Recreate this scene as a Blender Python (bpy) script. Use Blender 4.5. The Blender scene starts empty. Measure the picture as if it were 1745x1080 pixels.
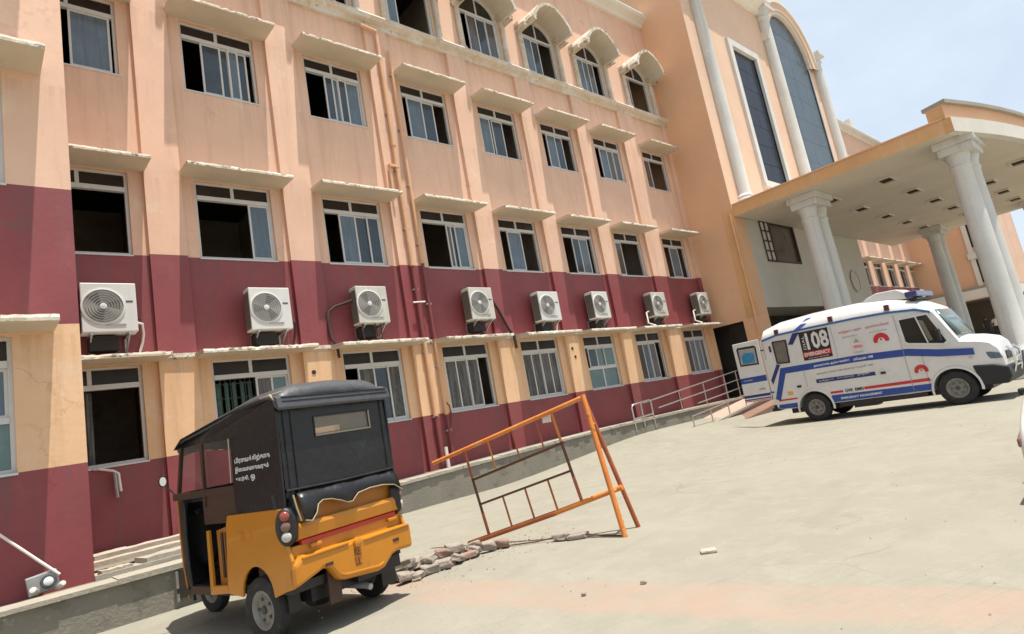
import bpy, bmesh, math, random
from mathutils import Vector, Matrix, noise as mnoise
random.seed(7)
SC = bpy.context.scene
COL = SC.collection
rad = math.radians
# ---------------------------------------------------------------- camera
cam_d = bpy.data.cameras.new('camera')
cam = bpy.data.objects.new('camera', cam_d); COL.objects.link(cam)
CR = Vector((0.738496, -0.65069, -0.17671)); CU = Vector((0.0208, -0.23997, 0.970557)); CF = Vector((0.673937, 0.720428, 0.163683))
cam.matrix_world = Matrix(((CR.x, CU.x, -CF.x, 2.0569), (CR.y, CU.y, -CF.y, -13.2495), (CR.z, CU.z, -CF.z, 1.6253), (0, 0, 0, 1)))
cam_d.sensor_fit = 'HORIZONTAL'; cam_d.sensor_width = 36.0; cam_d.lens = 21.1693
cam_d.clip_end = 2000; cam_d.clip_start = .05
SC.camera = cam
# ---------------------------------------------------------------- light
W = bpy.data.worlds.new('World'); SC.world = W; W.use_nodes = True
nt = W.node_tree; nt.nodes.clear()
sky = nt.nodes.new('ShaderNodeTexSky'); sky.sky_type = 'NISHITA'; sky.sun_disc = False
sky.sun_elevation = rad(79.5); sky.sun_rotation = rad(159); sky.air_density = 1.0; sky.dust_density = 2.5; sky.ozone_density = 1.5
bg = nt.nodes.new('ShaderNodeBackground'); bg.inputs[1].default_value = 0.112
ow = nt.nodes.new('ShaderNodeOutputWorld')
# thin high veil of cloud over the whole sky, as pale as the photograph's
tcs = nt.nodes.new('ShaderNodeTexCoord'); nzs = nt.nodes.new('ShaderNodeTexNoise'); nzs.inputs['Scale'].default_value = 2.6; nzs.inputs['Detail'].default_value = 6; nzs.inputs['Roughness'].default_value = .6
mps = nt.nodes.new('ShaderNodeMapping'); mps.inputs['Scale'].default_value = (1, 1.6, 2.6)
mrs = nt.nodes.new('ShaderNodeMapRange'); mrs.inputs['From Min'].default_value = .3; mrs.inputs['From Max'].default_value = .75; mrs.inputs['To Min'].default_value = .62; mrs.inputs['To Max'].default_value = .90
mxs = nt.nodes.new('ShaderNodeMix'); mxs.data_type = 'RGBA'; mxs.inputs[7].default_value = (5.3, 6.0, 6.7, 1)
nt.links.new(tcs.outputs['Generated'], mps.inputs[0]); nt.links.new(mps.outputs[0], nzs.inputs['Vector']); nt.links.new(nzs.outputs[0], mrs.inputs[0]); nt.links.new(mrs.outputs[0], mxs.inputs[0]); nt.links.new(sky.outputs[0], mxs.inputs[6]); nt.links.new(mxs.outputs[2], bg.inputs[0])
nt.links.new(bg.outputs[0], ow.inputs[0])
SUN = Vector((.074, -.200, 1)).normalized()
sd = bpy.data.lights.new('sun', 'SUN'); sd.energy = 5.0; sd.angle = rad(.5); sd.color = (1, .95, .87)
so = bpy.data.objects.new('sun', sd); COL.objects.link(so)
so.rotation_euler = SUN.to_track_quat('Z', 'Y').to_euler(); so.location = (5, -8, 40)
SC.view_settings.view_transform = 'Standard'; SC.view_settings.look = 'None'
SC.view_settings.exposure = 0.5; SC.view_settings.gamma = 1; SC.view_settings.use_curve_mapping = False
SC.render.engine = 'CYCLES'
SC.cycles.max_bounces = 8; SC.cycles.diffuse_bounces = 4

# ---------------------------------------------------------------- materials
def _n(t, kind, **kw):
    n = t.nodes.new(kind)
    for k, v in kw.items(): setattr(n, k, v)
    return n
def mat(name, col, rough=.6, var=.12, scale=2.0, bump=0.0, bscale=40, metal=0.0, spots=None, streak=None, spec=.5, coat=0.0, trans=0.0, cracks=None, runs=None):
    """principled with large-scale tone variation, optional blotches of dirt and vertical run-off streaks"""
    m = bpy.data.materials.new(name); m.use_nodes = True
    t = m.node_tree; b = t.nodes['Principled BSDF']
    b.inputs['Roughness'].default_value = rough; b.inputs['Metallic'].default_value = metal
    b.inputs['Specular IOR Level'].default_value = spec
    b.inputs['Coat Weight'].default_value = coat
    b.inputs['Transmission Weight'].default_value = trans
    geo = _n(t, 'ShaderNodeNewGeometry')
    L = t.links.new
    def noise(sc, detail=4, rough_=.6, stretch=None):
        nz = _n(t, 'ShaderNodeTexNoise'); nz.inputs['Scale'].default_value = sc; nz.inputs['Detail'].default_value = detail; nz.inputs['Roughness'].default_value = rough_
        if stretch:
            mp = _n(t, 'ShaderNodeMapping'); mp.inputs['Scale'].default_value = stretch
            L(geo.outputs['Position'], mp.inputs[0]); L(mp.outputs[0], nz.inputs['Vector'])
        else: L(geo.outputs['Position'], nz.inputs['Vector'])
        return nz
    def ramp(fac, a, b_):
        r = _n(t, 'ShaderNodeMapRange'); r.inputs['From Min'].default_value = a; r.inputs['From Max'].default_value = b_; r.clamp = True
        L(fac, r.inputs[0]); return r.outputs[0]
    def mix(fac, c1, c2):
        x = _n(t, 'ShaderNodeMix', data_type='RGBA')
        if isinstance(fac, float): x.inputs[0].default_value = fac
        else: L(fac, x.inputs[0])
        for i, c in ((6, c1), (7, c2)):
            if isinstance(c, tuple): x.inputs[i].default_value = (*c, 1)
            else: L(c, x.inputs[i])
        return x.outputs[2]
    out = tuple(col)
    if var:
        d = tuple(max(0, c * (1 - var)) for c in col); e = tuple(min(1, c * (1 + var)) for c in col)
        out = mix(ramp(noise(scale).outputs[0], .3, .7), d, e)
        out = mix(ramp(noise(scale * 9, 3).outputs[0], .35, .75), out, mix(.5, out, d))
    if streak:
        sc_, lo, hi, c2 = streak
        f = ramp(noise(1.0, 5, .65, (sc_, sc_, sc_ * .07)).outputs[0], lo, hi)
        out = mix(f, out, c2)
    if spots:
        for sc_, lo, hi, c2 in spots:
            out = mix(ramp(noise(sc_, 6, .7).outputs[0], lo, hi), out, c2)
    if runs:
        # dirt washed down from the sills and ledges above
        sx = _n(t, 'ShaderNodeSeparateXYZ'); L(geo.outputs['Position'], sx.inputs[0]); tot = None
        for zs in runs[0]:
            a_ = ramp(sx.outputs['Z'], zs - runs[1], zs - .02); k_ = _n(t, 'ShaderNodeMath', operation='LESS_THAN'); L(sx.outputs['Z'], k_.inputs[0]); k_.inputs[1].default_value = zs
            p_ = _n(t, 'ShaderNodeMath', operation='MULTIPLY'); L(a_, p_.inputs[0]); L(k_.outputs[0], p_.inputs[1])
            if tot is None: tot = p_.outputs[0]
            else:
                q_ = _n(t, 'ShaderNodeMath', operation='MAXIMUM'); L(tot, q_.inputs[0]); L(p_.outputs[0], q_.inputs[1]); tot = q_.outputs[0]
        f_ = _n(t, 'ShaderNodeMath', operation='MULTIPLY'); L(tot, f_.inputs[0]); L(ramp(noise(1.0, 5, .7, (7, 7, .25)).outputs[0], .46, .72), f_.inputs[1])
        out = mix(f_.outputs[0], out, runs[2])
    if cracks:
        vo = _n(t, 'ShaderNodeTexVoronoi', feature='DISTANCE_TO_EDGE'); vo.inputs['Scale'].default_value = .33
        wn = noise(1.3, 5, .7); ad = _n(t, 'ShaderNodeMixRGB'); ad.blend_type = 'LINEAR_LIGHT'; ad.inputs[0].default_value = .35
        L(geo.outputs['Position'], ad.inputs[1]); L(wn.outputs[1], ad.inputs[2]); L(ad.outputs[0], vo.inputs['Vector'])
        cm = _n(t, 'ShaderNodeMath', operation='MULTIPLY'); L(ramp(vo.outputs[0], .0045, .001), cm.inputs[0]); L(ramp(noise(.6, 2).outputs[0], .52, .80), cm.inputs[1])
        out = mix(cm.outputs[0], out, cracks)
    if isinstance(out, tuple): b.inputs['Base Color'].default_value = (*out, 1)
    else: L(out, b.inputs['Base Color'])
    if bump:
        bp = _n(t, 'ShaderNodeBump'); bp.inputs['Strength'].default_value = bump; bp.inputs['Distance'].default_value = .02
        L(noise(bscale, 5).outputs[0], bp.inputs['Height']); L(bp.outputs[0], b.inputs['Normal'])
    return m

PEACH = mat('peach wall paint', (.72, .460, .325), .75, .07, .8, .14, 14, streak=(2.6, .52, .80, (.54, .335, .225)), spots=[(1.2, .58, .76, (.74, .57, .40)), (3.5, .66, .76, (.76, .64, .48)), (.9, .62, .70, (.62, .37, .25))], cracks=(.52, .33, .22), runs=((10.06, 7.8, 11.75, 13.25), .9, (.55, .365, .262)))
APRIC = mat('apricot wall paint', (.73, .455, .260), .75, .07, .8, .14, 14, streak=(2.6, .52, .80, (.56, .33, .17)), spots=[(1.2, .55, .75, (.74, .52, .36)), (3.5, .66, .76, (.76, .58, .38))], cracks=(.50, .30, .16), runs=((3.92,), .9, (.50, .32, .19)))
MAROON = mat('maroon wall paint', (.245, .049, .053), .6, .13, .9, .14, 14, streak=(2.8, .52, .80, (.185, .070, .062)), spots=[(1.3, .58, .80, (.27, .085, .080)), (.8, .64, .74, (.15, .075, .065))], cracks=(.15, .03, .032), runs=((6.1, 2.06), 1.0, (.15, .068, .062)))
PINKISH = mat('pink sill paint', (.62, .36, .30), .75, .1, 2, .2, 30, streak=(3, .5, .8, (.5, .33, .28)))
TOWERP = mat('shade tinted tower peach', (.70, .41, .24), .75, .06, .5, .2, 25, streak=(1.2, .56, .85, (.70, .39, .22)))  # same peach made more orange, side wall shade mixed into the colour
TOWERF = mat('painted sunlit tower front peach', (.68, .47, .335), .75, .06, .5, .2, 25, streak=(1.2, .56, .85, (.59, .39, .265)))  # paler copy of the tower peach, sunlight on the front in its colour
GREYW = mat('porch grey paint', (.52, .49, .43), .75, .06, 1, .15, 25, streak=(2, .55, .85, (.5, .47, .40)))
ORANGE = mat('fascia orange paint', (.64, .36, .16), .7, .10, .9, .2, 25, streak=(3, .52, .8, (.66, .42, .24)))
CREAM = mat('cream white paint', (.68, .63, .55), .7, .06, 1, .15, 25, streak=(4, .55, .85, (.62, .57, .48)))
COLW = mat('column white paint', (.60, .59, .555), .7, .07, 1, .15, 25, streak=(4, .50, .80, (.47, .45, .41)), spots=[(2.5, .62, .78, (.50, .47, .42))])
SOFFIT = mat('soffit plaster', (.64, .56, .46), .85, .08, .6, .1, 20)
PEEL = mat('flaking white moulding', (.58, .48, .37), .85, .1, 3, .3, 25, spots=[(2.2, .50, .62, (.62, .59, .53)), (5, .56, .70, (.36, .31, .24))])
SHADE = mat('sunshade plaster', (.60, .51, .39), .85, .08, 1.5, .35, 30, spots=[(6, .6, .75, (.52, .45, .36))])
SHEDGE = mat('sunshade flaking edge', (.54, .46, .36), .9, .14, 5, .5, 22, spots=[(3.2, .50, .58, (.62, .58, .50)), (6, .54, .62, (.17, .145, .11))])
ALU = mat('white window aluminium', (.58, .56, .535), .45, .05, 6)
GLASS = mat('blue window glass', (.045, .062, .078), .08, .25, 1.5, spec=.5)
GLASSL = mat('light curtain behind glass', (.125, .165, .20), .12, .2, 2.5, spec=.5, streak=(14, .4, .7, (.085, .115, .14)))
GLASSB = mat('brown curtain behind glass', (.11, .095, .085), .12, .2, 2.5, spec=.5, streak=(14, .4, .7, (.06, .05, .05)))
GLASSG = mat('green tinted glass', (.11, .17, .16), .08, .2, 1.5, spec=.6)
GLASSD = mat('dark transom glass', (.035, .027, .022), .25, .3, 2, spec=.2)
CURT = mat('patterned dark curtain', (.075, .07, .065), .7, .5, 9, streak=(12, .45, .65, (.16, .15, .14)))
TINT = mat('tower blue black glass', (.012, .016, .026), .25, .3, .6, spec=.16)
TINTL = mat('tower slate glass', (.055, .078, .095), .25, .15, .5, spec=.3)
SHADOWY = mat('painted shade under ac unit', (.020, .015, .013), .8, .2, 5)  # near black, for the shade painted below the air conditioners
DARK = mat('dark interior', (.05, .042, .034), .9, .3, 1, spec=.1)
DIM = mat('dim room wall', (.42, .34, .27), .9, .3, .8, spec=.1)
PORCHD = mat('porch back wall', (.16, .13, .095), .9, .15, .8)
IRON = mat('dark grille iron', (.03, .04, .035), .6, .2, 8)
BROWNW = mat('dark brown window wood', (.055, .03, .022), .6, .2, 6)
CONC = mat('weathered plinth cement', (.215, .195, .155), .9, .12, 1.5, .5, 22, streak=(3, .5, .75, (.19, .175, .14)), spots=[(2.6, .54, .70, (.115, .105, .08)), (7, .62, .72, (.34, .32, .27))])
COPING = mat('pale cement coping', (.35, .315, .25), .9, .12, 2, .5, 22, spots=[(4, .58, .72, (.30, .27, .21))])
STONE = mat('pale stone slab', (.42, .35, .27), .9, .15, 3, .5, 18, spots=[(5, .58, .7, (.32, .28, .22))])
BRICKM = mat('broken paver concrete', (.30, .255, .21), .95, .2, 6, .6, 30, spots=[(9, .55, .7, (.22, .17, .14))])
BRICKR = mat('broken paver reddish', (.27, .17, .13), .95, .2, 6, .6, 30, spots=[(9, .55, .7, (.36, .30, .26))])
PINKT = mat('pink ramp tile', (.45, .30, .24), .8, .1, 3, .3, 30, spots=[(3, .55, .75, (.44, .30, .23))])
RAMPS = mat('brown ramp side', (.21, .125, .085), .85, .15, 2, .4, 25)
STEEL = mat('stainless rail', (.55, .53, .50), .3, .05, 5, metal=.85)
ACW = mat('ac casing enamel', (.63, .615, .575), .45, .05, 3, streak=(6, .58, .85, (.60, .56, .49)))
ACG = mat('ac grey fan grille', (.30, .285, .26), .6, .1, 8)
ACD = mat('ac dark fins', (.13, .115, .10), .6, .25, 30)
ACB = mat('ac badge', (.05, .06, .08), .4, 0)
HOSE = mat('insulated hose', (.045, .025, .022), .8, .2, 10)
PIPEP = mat('pipe in wall colour', (.66, .38, .21), .6, .1, 3)
PIPEM = mat('pipe in maroon', (.21, .045, .045), .6, .1, 3)
PIPEW = mat('white pvc pipe', (.74, .66, .60), .5, .08, 5)
GALV = mat('galvanised bracket', (.36, .35, .34), .5, .15, 8, metal=.4)

# ---------------------------------------------------------------- mesh helpers
class B:
    def __init__(s): s.v = []; s.f = []; s.mi = []; s.ms = []
    def m(s, mat_):
        if mat_ not in s.ms: s.ms.append(mat_)
        return s.ms.index(mat_)
    def face(s, pts, mat_):
        k = len(s.v); s.v += [tuple(p) for p in pts]; s.f.append(tuple(range(k, k + len(pts)))); s.mi.append(s.m(mat_))
    def mesh(s, verts, faces, mat_):
        k = len(s.v); s.v += [tuple(p) for p in verts]; i = s.m(mat_)
        for f in faces: s.f.append(tuple(a + k for a in f)); s.mi.append(i)
    def box(s, x0, x1, y0, y1, z0, z1, mat_, M=None):
        if x0 > x1: x0, x1 = x1, x0
        if y0 > y1: y0, y1 = y1, y0
        if z0 > z1: z0, z1 = z1, z0
        vs = [Vector((x, y, z)) for z in (z0, z1) for y in (y0, y1) for x in (x0, x1)]
        if M is not None: vs = [M @ v for v in vs]
        s.mesh(vs, [(0, 2, 3, 1), (4, 5, 7, 6), (0, 1, 5, 4), (2, 6, 7, 3), (0, 4, 6, 2), (1, 3, 7, 5)], mat_)
    def tube(s, pts, r, mat_, n=8, caps=True):
        pts = [Vector(p) for p in pts]; k = len(pts); vs = []; fs = []
        rs = r if isinstance(r, (list, tuple)) else [r] * k
        up = None
        for i, p in enumerate(pts):
            d = (pts[min(i + 1, k - 1)] - pts[max(i - 1, 0)]).normalized()
            if up is None:
                up = Vector((0, 0, 1)) if abs(d.z) < .9 else Vector((1, 0, 0))
            a = d.cross(up).normalized(); b = a.cross(d).normalized(); up = b
            for j in range(n):
                t = 2 * math.pi * j / n
                vs.append(p + (a * math.cos(t) + b * math.sin(t)) * rs[i])
        for i in range(k - 1):
            for j in range(n):
                fs.append((i * n + j, i * n + (j + 1) % n, (i + 1) * n + (j + 1) % n, (i + 1) * n + j))
        if caps:
            fs.append(tuple(range(n - 1, -1, -1))); fs.append(tuple((k - 1) * n + j for j in range(n)))
        s.mesh(vs, fs, mat_)
    def bar(s, a, b, w, h, mat_):
        a = Vector(a); b = Vector(b); d = (b - a); L_ = d.length; d.normalize()
        up = Vector((0, 0, 1)) if abs(d.z) < .95 else Vector((1, 0, 0))
        x = d.cross(up).normalized(); z = x.cross(d).normalized()
        M = Matrix(((x.x, d.x, z.x, a.x), (x.y, d.y, z.y, a.y), (x.z, d.z, z.z, a.z), (0, 0, 0, 1)))
        s.box(-w / 2, w / 2, 0, L_, -h / 2, h / 2, mat_, M)
    def lathe(s, prof, mat_, n=20, M=None, caps=True):
        M = M or Matrix(); vs = []; fs = []
        for r, z in prof:
            for j in range(n):
                t = 2 * math.pi * j / n; vs.append(M @ Vector((r * math.cos(t), r * math.sin(t), z)))
        for i in range(len(prof) - 1):
            for j in range(n): fs.append((i * n + j, i * n + (j + 1) % n, (i + 1) * n + (j + 1) % n, (i + 1) * n + j))
        if caps:
            fs.append(tuple(range(n - 1, -1, -1))); fs.append(tuple((len(prof) - 1) * n + j for j in range(n)))
        s.mesh(vs, fs, mat_)
    def prism(s, poly, a, b, mat_, axis='y', side=None):
        """extrude a 2D polygon: axis y -> poly in (x,z); axis x -> (y,z); axis z -> (x,y)"""
        def P(p, t): return {'y': (p[0], t, p[1]), 'x': (t, p[0], p[1]), 'z': (p[0], p[1], t)}[axis]
        n = len(poly); vs = [P(p, a) for p in poly] + [P(p, b) for p in poly]
        s.mesh(vs, [tuple(range(n)), tuple(range(2 * n - 1, n - 1, -1))], mat_)
        s.mesh(vs, [(i, (i + 1) % n, n + (i + 1) % n, n + i) for i in range(n)], side or mat_)
    def data(s, name):
        me = bpy.data.meshes.new(name); me.from_pydata(s.v, [], s.f)
        for m_ in s.ms: me.materials.append(m_)
        me.polygons.foreach_set('material_index', s.mi); me.validate()
        bm = bmesh.new(); bm.from_mesh(me); bmesh.ops.remove_doubles(bm, verts=bm.verts, dist=1e-5); bmesh.ops.recalc_face_normals(bm, faces=bm.faces); bm.to_mesh(me); bm.free()
        return me
    def build(s, name, parent=None, smooth=None, bevel=0, off=None):
        """world-coordinate mesh; with a parent Empty at 'off' the vertices become local to it"""
        if off is not None: s.v = [tuple(Vector(p) - Vector(off)) for p in s.v]
        return link(name, s.data(name), parent, smooth, bevel)
def link(name, me, parent=None, smooth=None, bevel=0):
    o = bpy.data.objects.new(name, me); COL.objects.link(o)
    if parent: o.parent = parent
    if smooth is not None:
        for p in me.polygons: p.use_smooth = True
        a = me.attributes.get('sharp_edge')
        bm = bmesh.new(); bm.from_mesh(me)
        for e in bm.edges:
            if len(e.link_faces) == 2 and e.calc_face_angle(0) > rad(smooth): e.smooth = False
        bm.to_mesh(me); bm.free()
    if bevel:
        b = o.modifiers.new('bevel', 'BEVEL'); b.width = bevel; b.segments = 2; b.limit_method = 'ANGLE'; b.angle_limit = rad(40)
    return o
def empty(name, loc, label, cat, group=None, rz=0):
    o = bpy.data.objects.new(name, None); COL.objects.link(o); o.location = loc; o.rotation_euler = (0, 0, rz); o.empty_display_size = .3
    return tag(o, label, cat, group)
def tag(o, label, cat, group=None):
    o['label'] = label; o['category'] = cat
    if group: o['group'] = group
    return o
def struct(o, kind='structure'): o['kind'] = kind; return o
def smoothmesh(o, ang=40):
    return o
def applied(o):
    """bake an object's modifiers into its mesh"""
    dg = bpy.context.evaluated_depsgraph_get(); me = bpy.data.meshes.new_from_object(o.evaluated_get(dg))
    o.modifiers.clear(); o.data = me; return o
def lettering(txt, mat_, w=None, h=None, bold=False, align='LEFT', space=1.0):
    """flat letters as a mesh in the XY plane, scaled to width w and / or height h, origin at lower left"""
    cu = bpy.data.curves.new('lettering', 'FONT'); cu.body = txt; cu.size = 1; cu.space_character = space; cu.resolution_u = 2
    if bold: cu.offset = .03
    o = bpy.data.objects.new('lettering', cu); COL.objects.link(o)
    dg = bpy.context.evaluated_depsgraph_get(); me = bpy.data.meshes.new_from_object(o.evaluated_get(dg))
    bpy.data.objects.remove(o)
    xs = [v.co.x for v in me.vertices]; ys = [v.co.y for v in me.vertices]
    if not xs: return me
    x0, x1, y0, y1 = min(xs), max(xs), min(ys), max(ys)
    sx = w / (x1 - x0) if w else None; sy = h / (y1 - y0) if h else None
    sx = sx or sy; sy = sy or sx
    for v in me.vertices: v.co = ((v.co.x - x0) * sx, (v.co.y - y0) * sy, 0)
    me.materials.clear(); me.materials.append(mat_)
    return me
def letters(name, txt, mat_, parent, origin, xdir, zdir, w=None, h=None, bold=False, space=1.0):
    me = lettering(txt, mat_, w, h, bold, space=space)
    X = Vector(xdir).normalized(); Z = Vector(zdir).normalized(); O = Vector(origin)
    for v in me.vertices: v.co = O + X * v.co.x + Z * v.co.y
    return link(name, me, parent)
# ================================================================ ground
def gh(x, y):
    """the yard rises gently towards the entrance walkway"""
    def ss(t): t = max(0, min(1, t)); return t * t * (3 - 2 * t)
    return .40 * ss((x - 11.5) / 7.5) * ss((y + 4.6) / 3.4)
def ground_material():
    m = bpy.data.materials.new('dusty concrete yard'); m.use_nodes = True; t = m.node_tree; b = t.nodes['Principled BSDF']; L = t.links.new
    b.inputs['Roughness'].default_value = .92; b.inputs['Specular IOR Level'].default_value = .2
    geo = _n(t, 'ShaderNodeNewGeometry')
    def noise(sc, d=5, r=.6, st=None):
        z = _n(t, 'ShaderNodeTexNoise'); z.inputs['Scale'].default_value = sc; z.inputs['Detail'].default_value = d; z.inputs['Roughness'].default_value = r
        src = geo.outputs['Position']
        if st:
            mp = _n(t, 'ShaderNodeMapping'); mp.inputs['Scale'].default_value = st; L(src, mp.inputs[0]); src = mp.outputs[0]
        L(src, z.inputs['Vector']); return z.outputs[0]
    def rng(f, a, c):
        r = _n(t, 'ShaderNodeMapRange'); r.inputs['From Min'].default_value = a; r.inputs['From Max'].default_value = c; L(f, r.inputs[0]); return r.outputs[0]
    def mx(f, a, c):
        x = _n(t, 'ShaderNodeMix', data_type='RGBA')
        if isinstance(f, float): x.inputs[0].default_value = f
        else: L(f, x.inputs[0])
        for i, k in ((6, a), (7, c)):
            if isinstance(k, tuple): x.inputs[i].default_value = (*k, 1)
            else: L(k, x.inputs[i])
        return x.outputs[2]
    def mth(op, a, c):
        x = _n(t, 'ShaderNodeMath', operation=op)
        for i, k in enumerate((a, c)):
            if isinstance(k, (int, float)): x.inputs[i].default_value = k
            else: L(k, x.inputs[i])
        return x.outputs[0]
    c = mx(rng(noise(.45), .3, .7), (.246, .229, .183), (.278, .260, .210))
    c = mx(rng(noise(2.2, 6, .7), .45, .75), c, (.305, .284, .230))
    c = mx(rng(noise(1.1, 6, .7), .58, .78), c, (.225, .200, .155))
    c = mx(mth('MULTIPLY', rng(noise(55, 3, .8), .5, .75), .35), c, (.185, .168, .133))
    # dust-filled joints of the old block paving, hardly showing, and a few cracks and tyre marks
    mpb = _n(t, 'ShaderNodeMapping'); mpb.inputs['Rotation'].default_value = (0, 0, .35); L(geo.outputs['Position'], mpb.inputs[0])
    bt = _n(t, 'ShaderNodeTexBrick'); bt.inputs['Scale'].default_value = 1; bt.inputs['Brick Width'].default_value = .24; bt.inputs['Row Height'].default_value = .12; bt.inputs['Mortar Size'].default_value = .006; bt.inputs['Mortar Smooth'].default_value = .6
    L(mpb.outputs[0], bt.inputs['Vector'])
    c = mx(mth('MULTIPLY', mth('MULTIPLY', bt.outputs['Fac'], rng(noise(.7, 4), .40, .68)), .42), c, (.17, .15, .115))
    vo = _n(t, 'ShaderNodeTexVoronoi', feature='DISTANCE_TO_EDGE'); vo.inputs['Scale'].default_value = .28
    wz = _n(t, 'ShaderNodeTexNoise'); wz.inputs['Scale'].default_value = 1.1; wz.inputs['Detail'].default_value = 6; L(geo.outputs['Position'], wz.inputs['Vector'])
    ll = _n(t, 'ShaderNodeMixRGB'); ll.blend_type = 'LINEAR_LIGHT'; ll.inputs[0].default_value = .4; L(geo.outputs['Position'], ll.inputs[1]); L(wz.outputs[1], ll.inputs[2]); L(ll.outputs[0], vo.inputs['Vector'])
    c = mx(mth('MULTIPLY', rng(vo.outputs[0], .007, .001), mth('MULTIPLY', rng(noise(.5, 2), .50, .64), .30)), c, (.13, .115, .09))
    c = mx(mth('MULTIPLY', rng(noise(1, 4, .6, (.5, 2.6, 1)), .58, .74), .35), c, (.20, .18, .14))
    # the faded pink paver stripe laid across the yard, and a worn yellowish patch on it
    sp = _n(t, 'ShaderNodeSeparateXYZ'); L(geo.outputs['Position'], sp.inputs[0])
    s = mth('ADD', mth('ADD', sp.outputs['X'], mth('MULTIPLY', sp.outputs['Y'], .2)), 1.8 - 6.0)
    s = mth('ADD', s, mth('MULTIPLY', mth('SUBTRACT', noise(3), .5), .35))
    band = rng(mth('ABSOLUTE', s, 0), .46, .28)
    band = mth('MULTIPLY', band, rng(noise(1.6, 5, .7), .25, .65))
    c = mx(mth('MULTIPLY', band, .75), c, (.335, .232, .175))
    L(c, b.inputs['Base Color'])
    bp = _n(t, 'ShaderNodeBump'); bp.inputs['Strength'].default_value = .35; bp.inputs['Distance'].default_value = .012
    L(mth('ADD', noise(26, 6, .75), mth('MULTIPLY', noise(4, 4), 1.2)), bp.inputs['Height']); L(bp.outputs[0], b.inputs['Normal'])
    return m
YARD = ground_material()
def axis_pts(lo, a, b, hi, step):
    p = []; x = a
    while x < b + 1e-6: p.append(x); x += step
    x = a; d = step * 2
    while x > lo: x -= d; d *= 1.7; p.insert(0, max(x, lo))
    x = p[-1]; d = step * 2
    while x < hi: x += d; d *= 1.7; p.append(min(x, hi))
    return p
gx = axis_pts(-400, -3, 30, 900, .6); gy = axis_pts(-500, -14, 0, 600, .5)
gb = B(); nx = len(gx)
gb.mesh([(x, y, gh(x, y) + .012 * (mnoise.noise((x * .5, y * .5, 0)))) if -3 < x < 30 and -14 < y < 0 else (x, y, gh(x, y) if y < 0 else 0) for y in gy for x in gx],
        [(j * nx + i, j * nx + i + 1, (j + 1) * nx + i + 1, (j + 1) * nx + i) for j in range(len(gy) - 1) for i in range(nx - 1)], YARD)
struct(gb.build('ground', smooth=60))

# raised cement walkway along the foot of the building
wb = B()
def walk_top(x): return .60 + .24 * max(0, min(1, (x - 6) / 10))
xs_ = [5.2, 7, 9, 11, 13, 15, 17, 19, 22, 25.8]
for a, c in zip(xs_[:-1], xs_[1:]):
    za, zc = walk_top(a), walk_top(c)
    wb.face([(a, -1, -.1), (c, -1, -.1), (c, -1, zc - .07), (a, -1, za - .07)], CONC)
    wb.face([(a, -1, za - .02), (c, -1, zc - .02), (c, .3, zc - .02), (a, .3, za - .02)], CONC)
wb.face([(25.8, -1, -.1), (25.8, .3, -.1), (25.8, .3, .8), (25.8, -1, .8)], CONC)
wb.box(-9, 5.2, -3.9, .3, -.1, .49, CONC)
struct(wb.build('walkway'))
cb = B()
for a, c in zip(xs_[:-1], xs_[1:]):
    za, zc = walk_top(a), walk_top(c); n = 8
    for i in range(n):
        x0 = a + (c - a) * i / n; x1 = a + (c - a) * (i + 1) / n; z0 = za + (zc - za) * i / n; z1 = za + (zc - za) * (i + 1) / n
        j = random.uniform(-.012, .012); jy = random.uniform(-.015, .02)
        cb.mesh([(x0, -1.04 + jy, z0 - .07), (x1, -1.04 + jy, z1 - .07), (x1, -.62, z1 - .07), (x0, -.62, z0 - .07), (x0, -1.04 + jy, z0 + j), (x1, -1.04 + jy, z1 + j), (x1, -.62, z1), (x0, -.62, z0)],
                [(0, 1, 5, 4), (4, 5, 6, 7), (3, 2, 6, 7), (0, 3, 7, 4), (1, 2, 6, 5), (0, 1, 2, 3)], COPING)
x = -9
while x < 5.2:
    x1 = min(5.2, x + random.uniform(.5, .9)); j = random.uniform(-.012, .012); jy = random.uniform(-.02, .02)
    cb.box(x, x1, -3.95 + jy, -3.50, .49, .55 + j, COPING); x = x1
struct(cb.build('walkway_coping'))
lb = B(); lb.box(3.3, 5.15, -2.9, -2.35, .49, .535, COPING); lb.box(3.3, 4.6, -2.95, -2.9, .49, .56, COPING)
struct(lb.build('walkway_ledge'))
vb = B(); vb.box(4.06, 4.42, -3.958, -3.90, .12, .43, DARK); vb.box(4.03, 4.06, -3.975, -3.90, .08, .46, CONC); vb.box(4.42, 4.45, -3.975, -3.90, .08, .46, CONC)
struct(vb.build('walkway_drain_hole'))

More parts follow.
